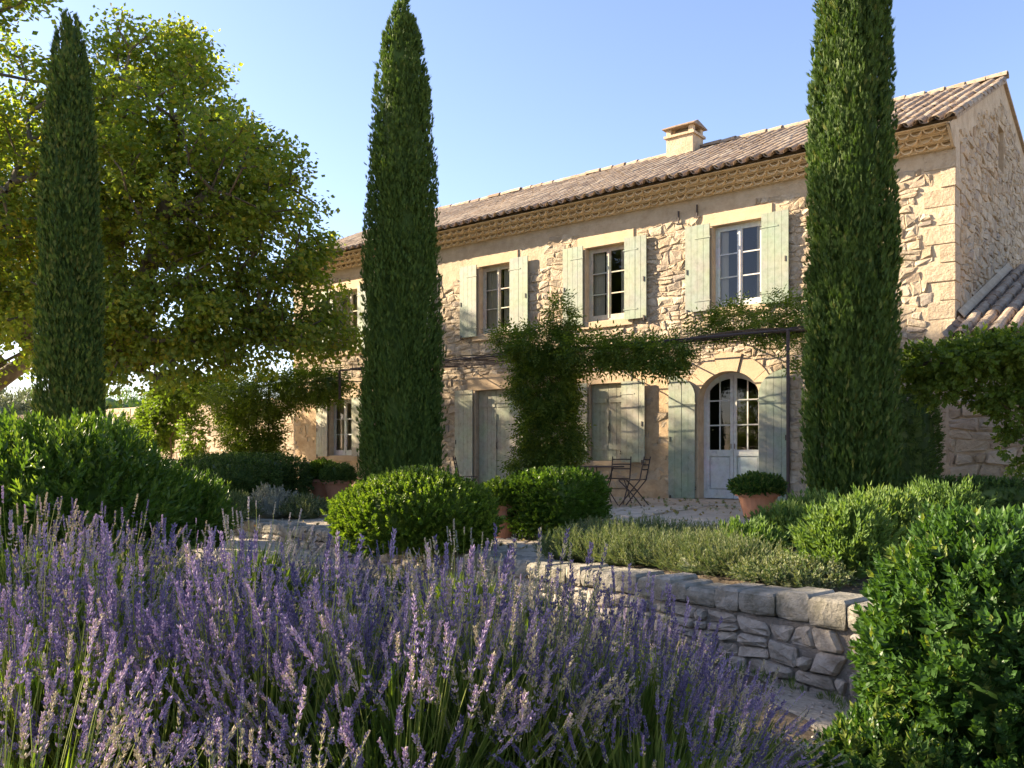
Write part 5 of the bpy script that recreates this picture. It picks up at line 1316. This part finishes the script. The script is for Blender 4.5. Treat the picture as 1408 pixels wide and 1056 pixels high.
# (px of centre, depth, height of the tips above the ground at that place as picture row, mesh, label)
LAV = [
 (30, 5.4, 705, 0, 'lavender in the back row at the left edge, below the big laurel'), (150, 5.6, 712, 1, 'back row lavender in front of the lower laurel, second from the left'),
 (250, 6.0, 735, 2, 'back row lavender, third from the left, beside the laurel foot'), (345, 5.9, 716, 3, 'pale faded lavender in the back row before the silver bushes'), (440, 6.3, 748, 0, 'back row lavender left of the clipped box ball'), (545, 6.4, 762, 1, 'lavender just in front of the left half of the box ball'),
 (635, 5.6, 748, 2, 'pale faded lavender in front of the right half of the box ball'), (735, 6.2, 800, 3, 'lavender beside the end of the stone path'),
 (60, 3.9, 752, 2, 'middle row lavender at the left edge'), (190, 4.1, 775, 0, 'middle row lavender, second from the left'), (325, 4.2, 790, 3, 'middle row lavender, third from the left'), (460, 4.3, 795, 1, 'middle row lavender left of the picture centre'), (590, 4.3, 800, 0, 'middle row lavender right of the picture centre'), (715, 4.4, 812, 2, 'middle row lavender, last before the wall'), (830, 4.6, 840, 1, 'deep violet lavender leaning on the retaining wall'), (905, 4.5, 868, 3, 'deep violet lavender at the right end below the cap stones'),
 (40, 2.75, 815, 3, 'front row lavender at the left edge'), (210, 2.85, 800, 1, 'sunlit front row lavender, second from the left'), (375, 2.8, 815, 0, 'sunlit front row lavender, third from the left'), (545, 2.75, 820, 2, 'sunlit front row lavender with tall green stems near the middle'), (700, 2.9, 815, 3, 'sunlit front row lavender right of the middle'), (850, 3.2, 850, 0, 'front row lavender leaning right before the wall'),
 (-30, 1.95, 925, 0, 'nearest lavender in the lower left corner'), (330, 1.85, 1020, 1, 'short nearest lavender below the middle of the picture')]
def lav(meshes, label, loc, s, rz, tilt=0):
    t = thing('lavender_bush', label, 'lavender', loc, 'lavender bushes in the bed', rz); t.scale = (s, s, s); t.rotation_euler.y = 0
    for nm, m_ in zip(('flower_spikes', 'stems', 'foliage'), meshes): link(nm, m_, t, 'stuff')
    return t
for i, (px, d, top, k, lab) in enumerate(LAV):
    x, y, zt = at(px, top, d); z0 = ground_at(x, y)
    s = (zt-z0)/.87
    s = max(.5, min(1.45, s)); lav(LVP if 'pale' in lab else LVF[k % 3] if 2.5 < d < 3.5 else LV[k], lab, (x, y, max(z0-.05, zt-.84*s)), s, i*1.13)
x, y, zt = at(965, 922, 3.6); lav(LVR, 'wide lavender mound at the right end of the bed beside the gravel', (x, y, ground_at(x, y)-.02), (zt-ground_at(x, y))/.76, 2.)
x, y, zt = at(885, 935, 2.75); lav(LVR, 'wide lavender mound nearest the gravel at the lower right', (x, y, ground_at(x, y)-.02), (zt-ground_at(x, y))/.76, .7)

# weeds at the foot of the wall and between the flagstones
rg = np.random.default_rng(91); P = []
for k in range(150): x = rg.uniform(-4, 3.5); P.append((x, float(wall_y(x))-.10-abs(rg.normal())*.10, 0))
for k in range(90): P.append((rg.uniform(-4.6, -2.4), rg.uniform(-8.6, -2.), 0))
for k in range(60): P.append((rg.uniform(-8, -2.3), rg.uniform(-2.2, -.25), 0))
P = np.array([(x, y, (float(terr_z(x, y)) if y > wall_y(x) else float(low_z(x, y)))-.01) for x, y, z in P])
tg = sprig(9, .05, .075, .007, 42, 71, pairs=False, two=True)
d = scatter(tg[0], tg[1], frames(unit(np.array([0, 0, 1.])+rg.normal(size=P.shape)*.25), rg), P, rg.uniform(.5, 1.3, len(P)), rg, tg[2])
link('weeds', arr_mesh('weeds', d[0], d[1], M['sage'], d[2]), None, 'stuff')
# fallen leaves
n = 420; P = np.stack([rg.uniform(-8, -1, n), rg.uniform(-8.4, -.3, n), np.zeros(n)], 1)
P[:, 2] = [float(terr_z(x, y))+.03 for x, y in P[:, :2]]
lv_, lf2 = leaf(.07, .055, .2, .3)
d = scatter(lv_, lf2, frames(unit(rg.normal(size=P.shape)*np.array([1, 1, .12])), rg), P, rg.uniform(.5, 1.2, n), rg, 4)
link('fallen_leaves', arr_mesh('fallen_leaves', d[0], d[1], M['dryleaf'], d[2]), None, 'stuff')
# pebbles on the gravel
rg = np.random.default_rng(90); n = 900; P = []
while len(P) < n:
    d = rg.uniform(2.2, 6.5); r_ = rg.uniform(.6, 3.2); p = CAM+d*FWD+r_*RGT
    if p[1] < wall_y(p[0])-.08: P.append((p[0], p[1], float(low_z(p[0], p[1]))+.004))
oc = np.array([(1, 0, 0), (-.9, .1, 0), (0, 1, .1), (.1, -1, 0), (0, 0, .7), (0, 0, -.5)]); of = np.array([(0, 2, 4), (2, 1, 4), (1, 3, 4), (3, 0, 4), (2, 0, 5), (1, 2, 5), (3, 1, 5), (0, 3, 5)])
A = np.array([np.array(Matrix.Rotation(a, 3, 'Z')) for a in rg.uniform(0, 6.28, n)])
d = scatter(oc, of, A, np.array(P), rg.uniform(.006, .022, n), rg, 8); link('pebbles', arr_mesh('pebbles', d[0], d[1], M['greystone'], d[2]), None, 'stuff')

# ------------------------------------------------------------------ far olives and trees
ol = sprig(10, .5, .22, .07, 50, 17, two=True)
for px, py, d, rad, lab, sd_ in ((18, 590, 44, (2.6, 2.4, 1.9), 'pale grey olive tree far behind at the left edge', 1), (-60, 590, 40, (3., 2.6, 2.1), 'second pale olive tree further left', 2), (70, 585, 52, (3.4, 3, 2.4), 'distant green tree behind the left cypress', 3), (165, 575, 60, (4, 3.5, 2.6), 'distant tree over the garden wall', 4), (260, 560, 66, (4.5, 4, 2.8), 'distant tree behind the plane tree limbs', 5)):
    x, y, _ = at(px, py, d)
    t = shrub('olive_tree', lab, 'tree', (x, y, LOW), rad, M['olive'] if sd_ < 3 else M['laurel'], ol, 900, 'distant trees', zc=rad[2]+.9, lumps=.2, seed=200+sd_, up=.3, zmin=-.8, size=1.1, stems=False, core=.75)
    MB().tube([(0, 0, -.1), (.1, 0, 1.2), (0, .1, 2.2)], [.22, .16, .12], 7).build('trunk', M['bark'], t, local=True)
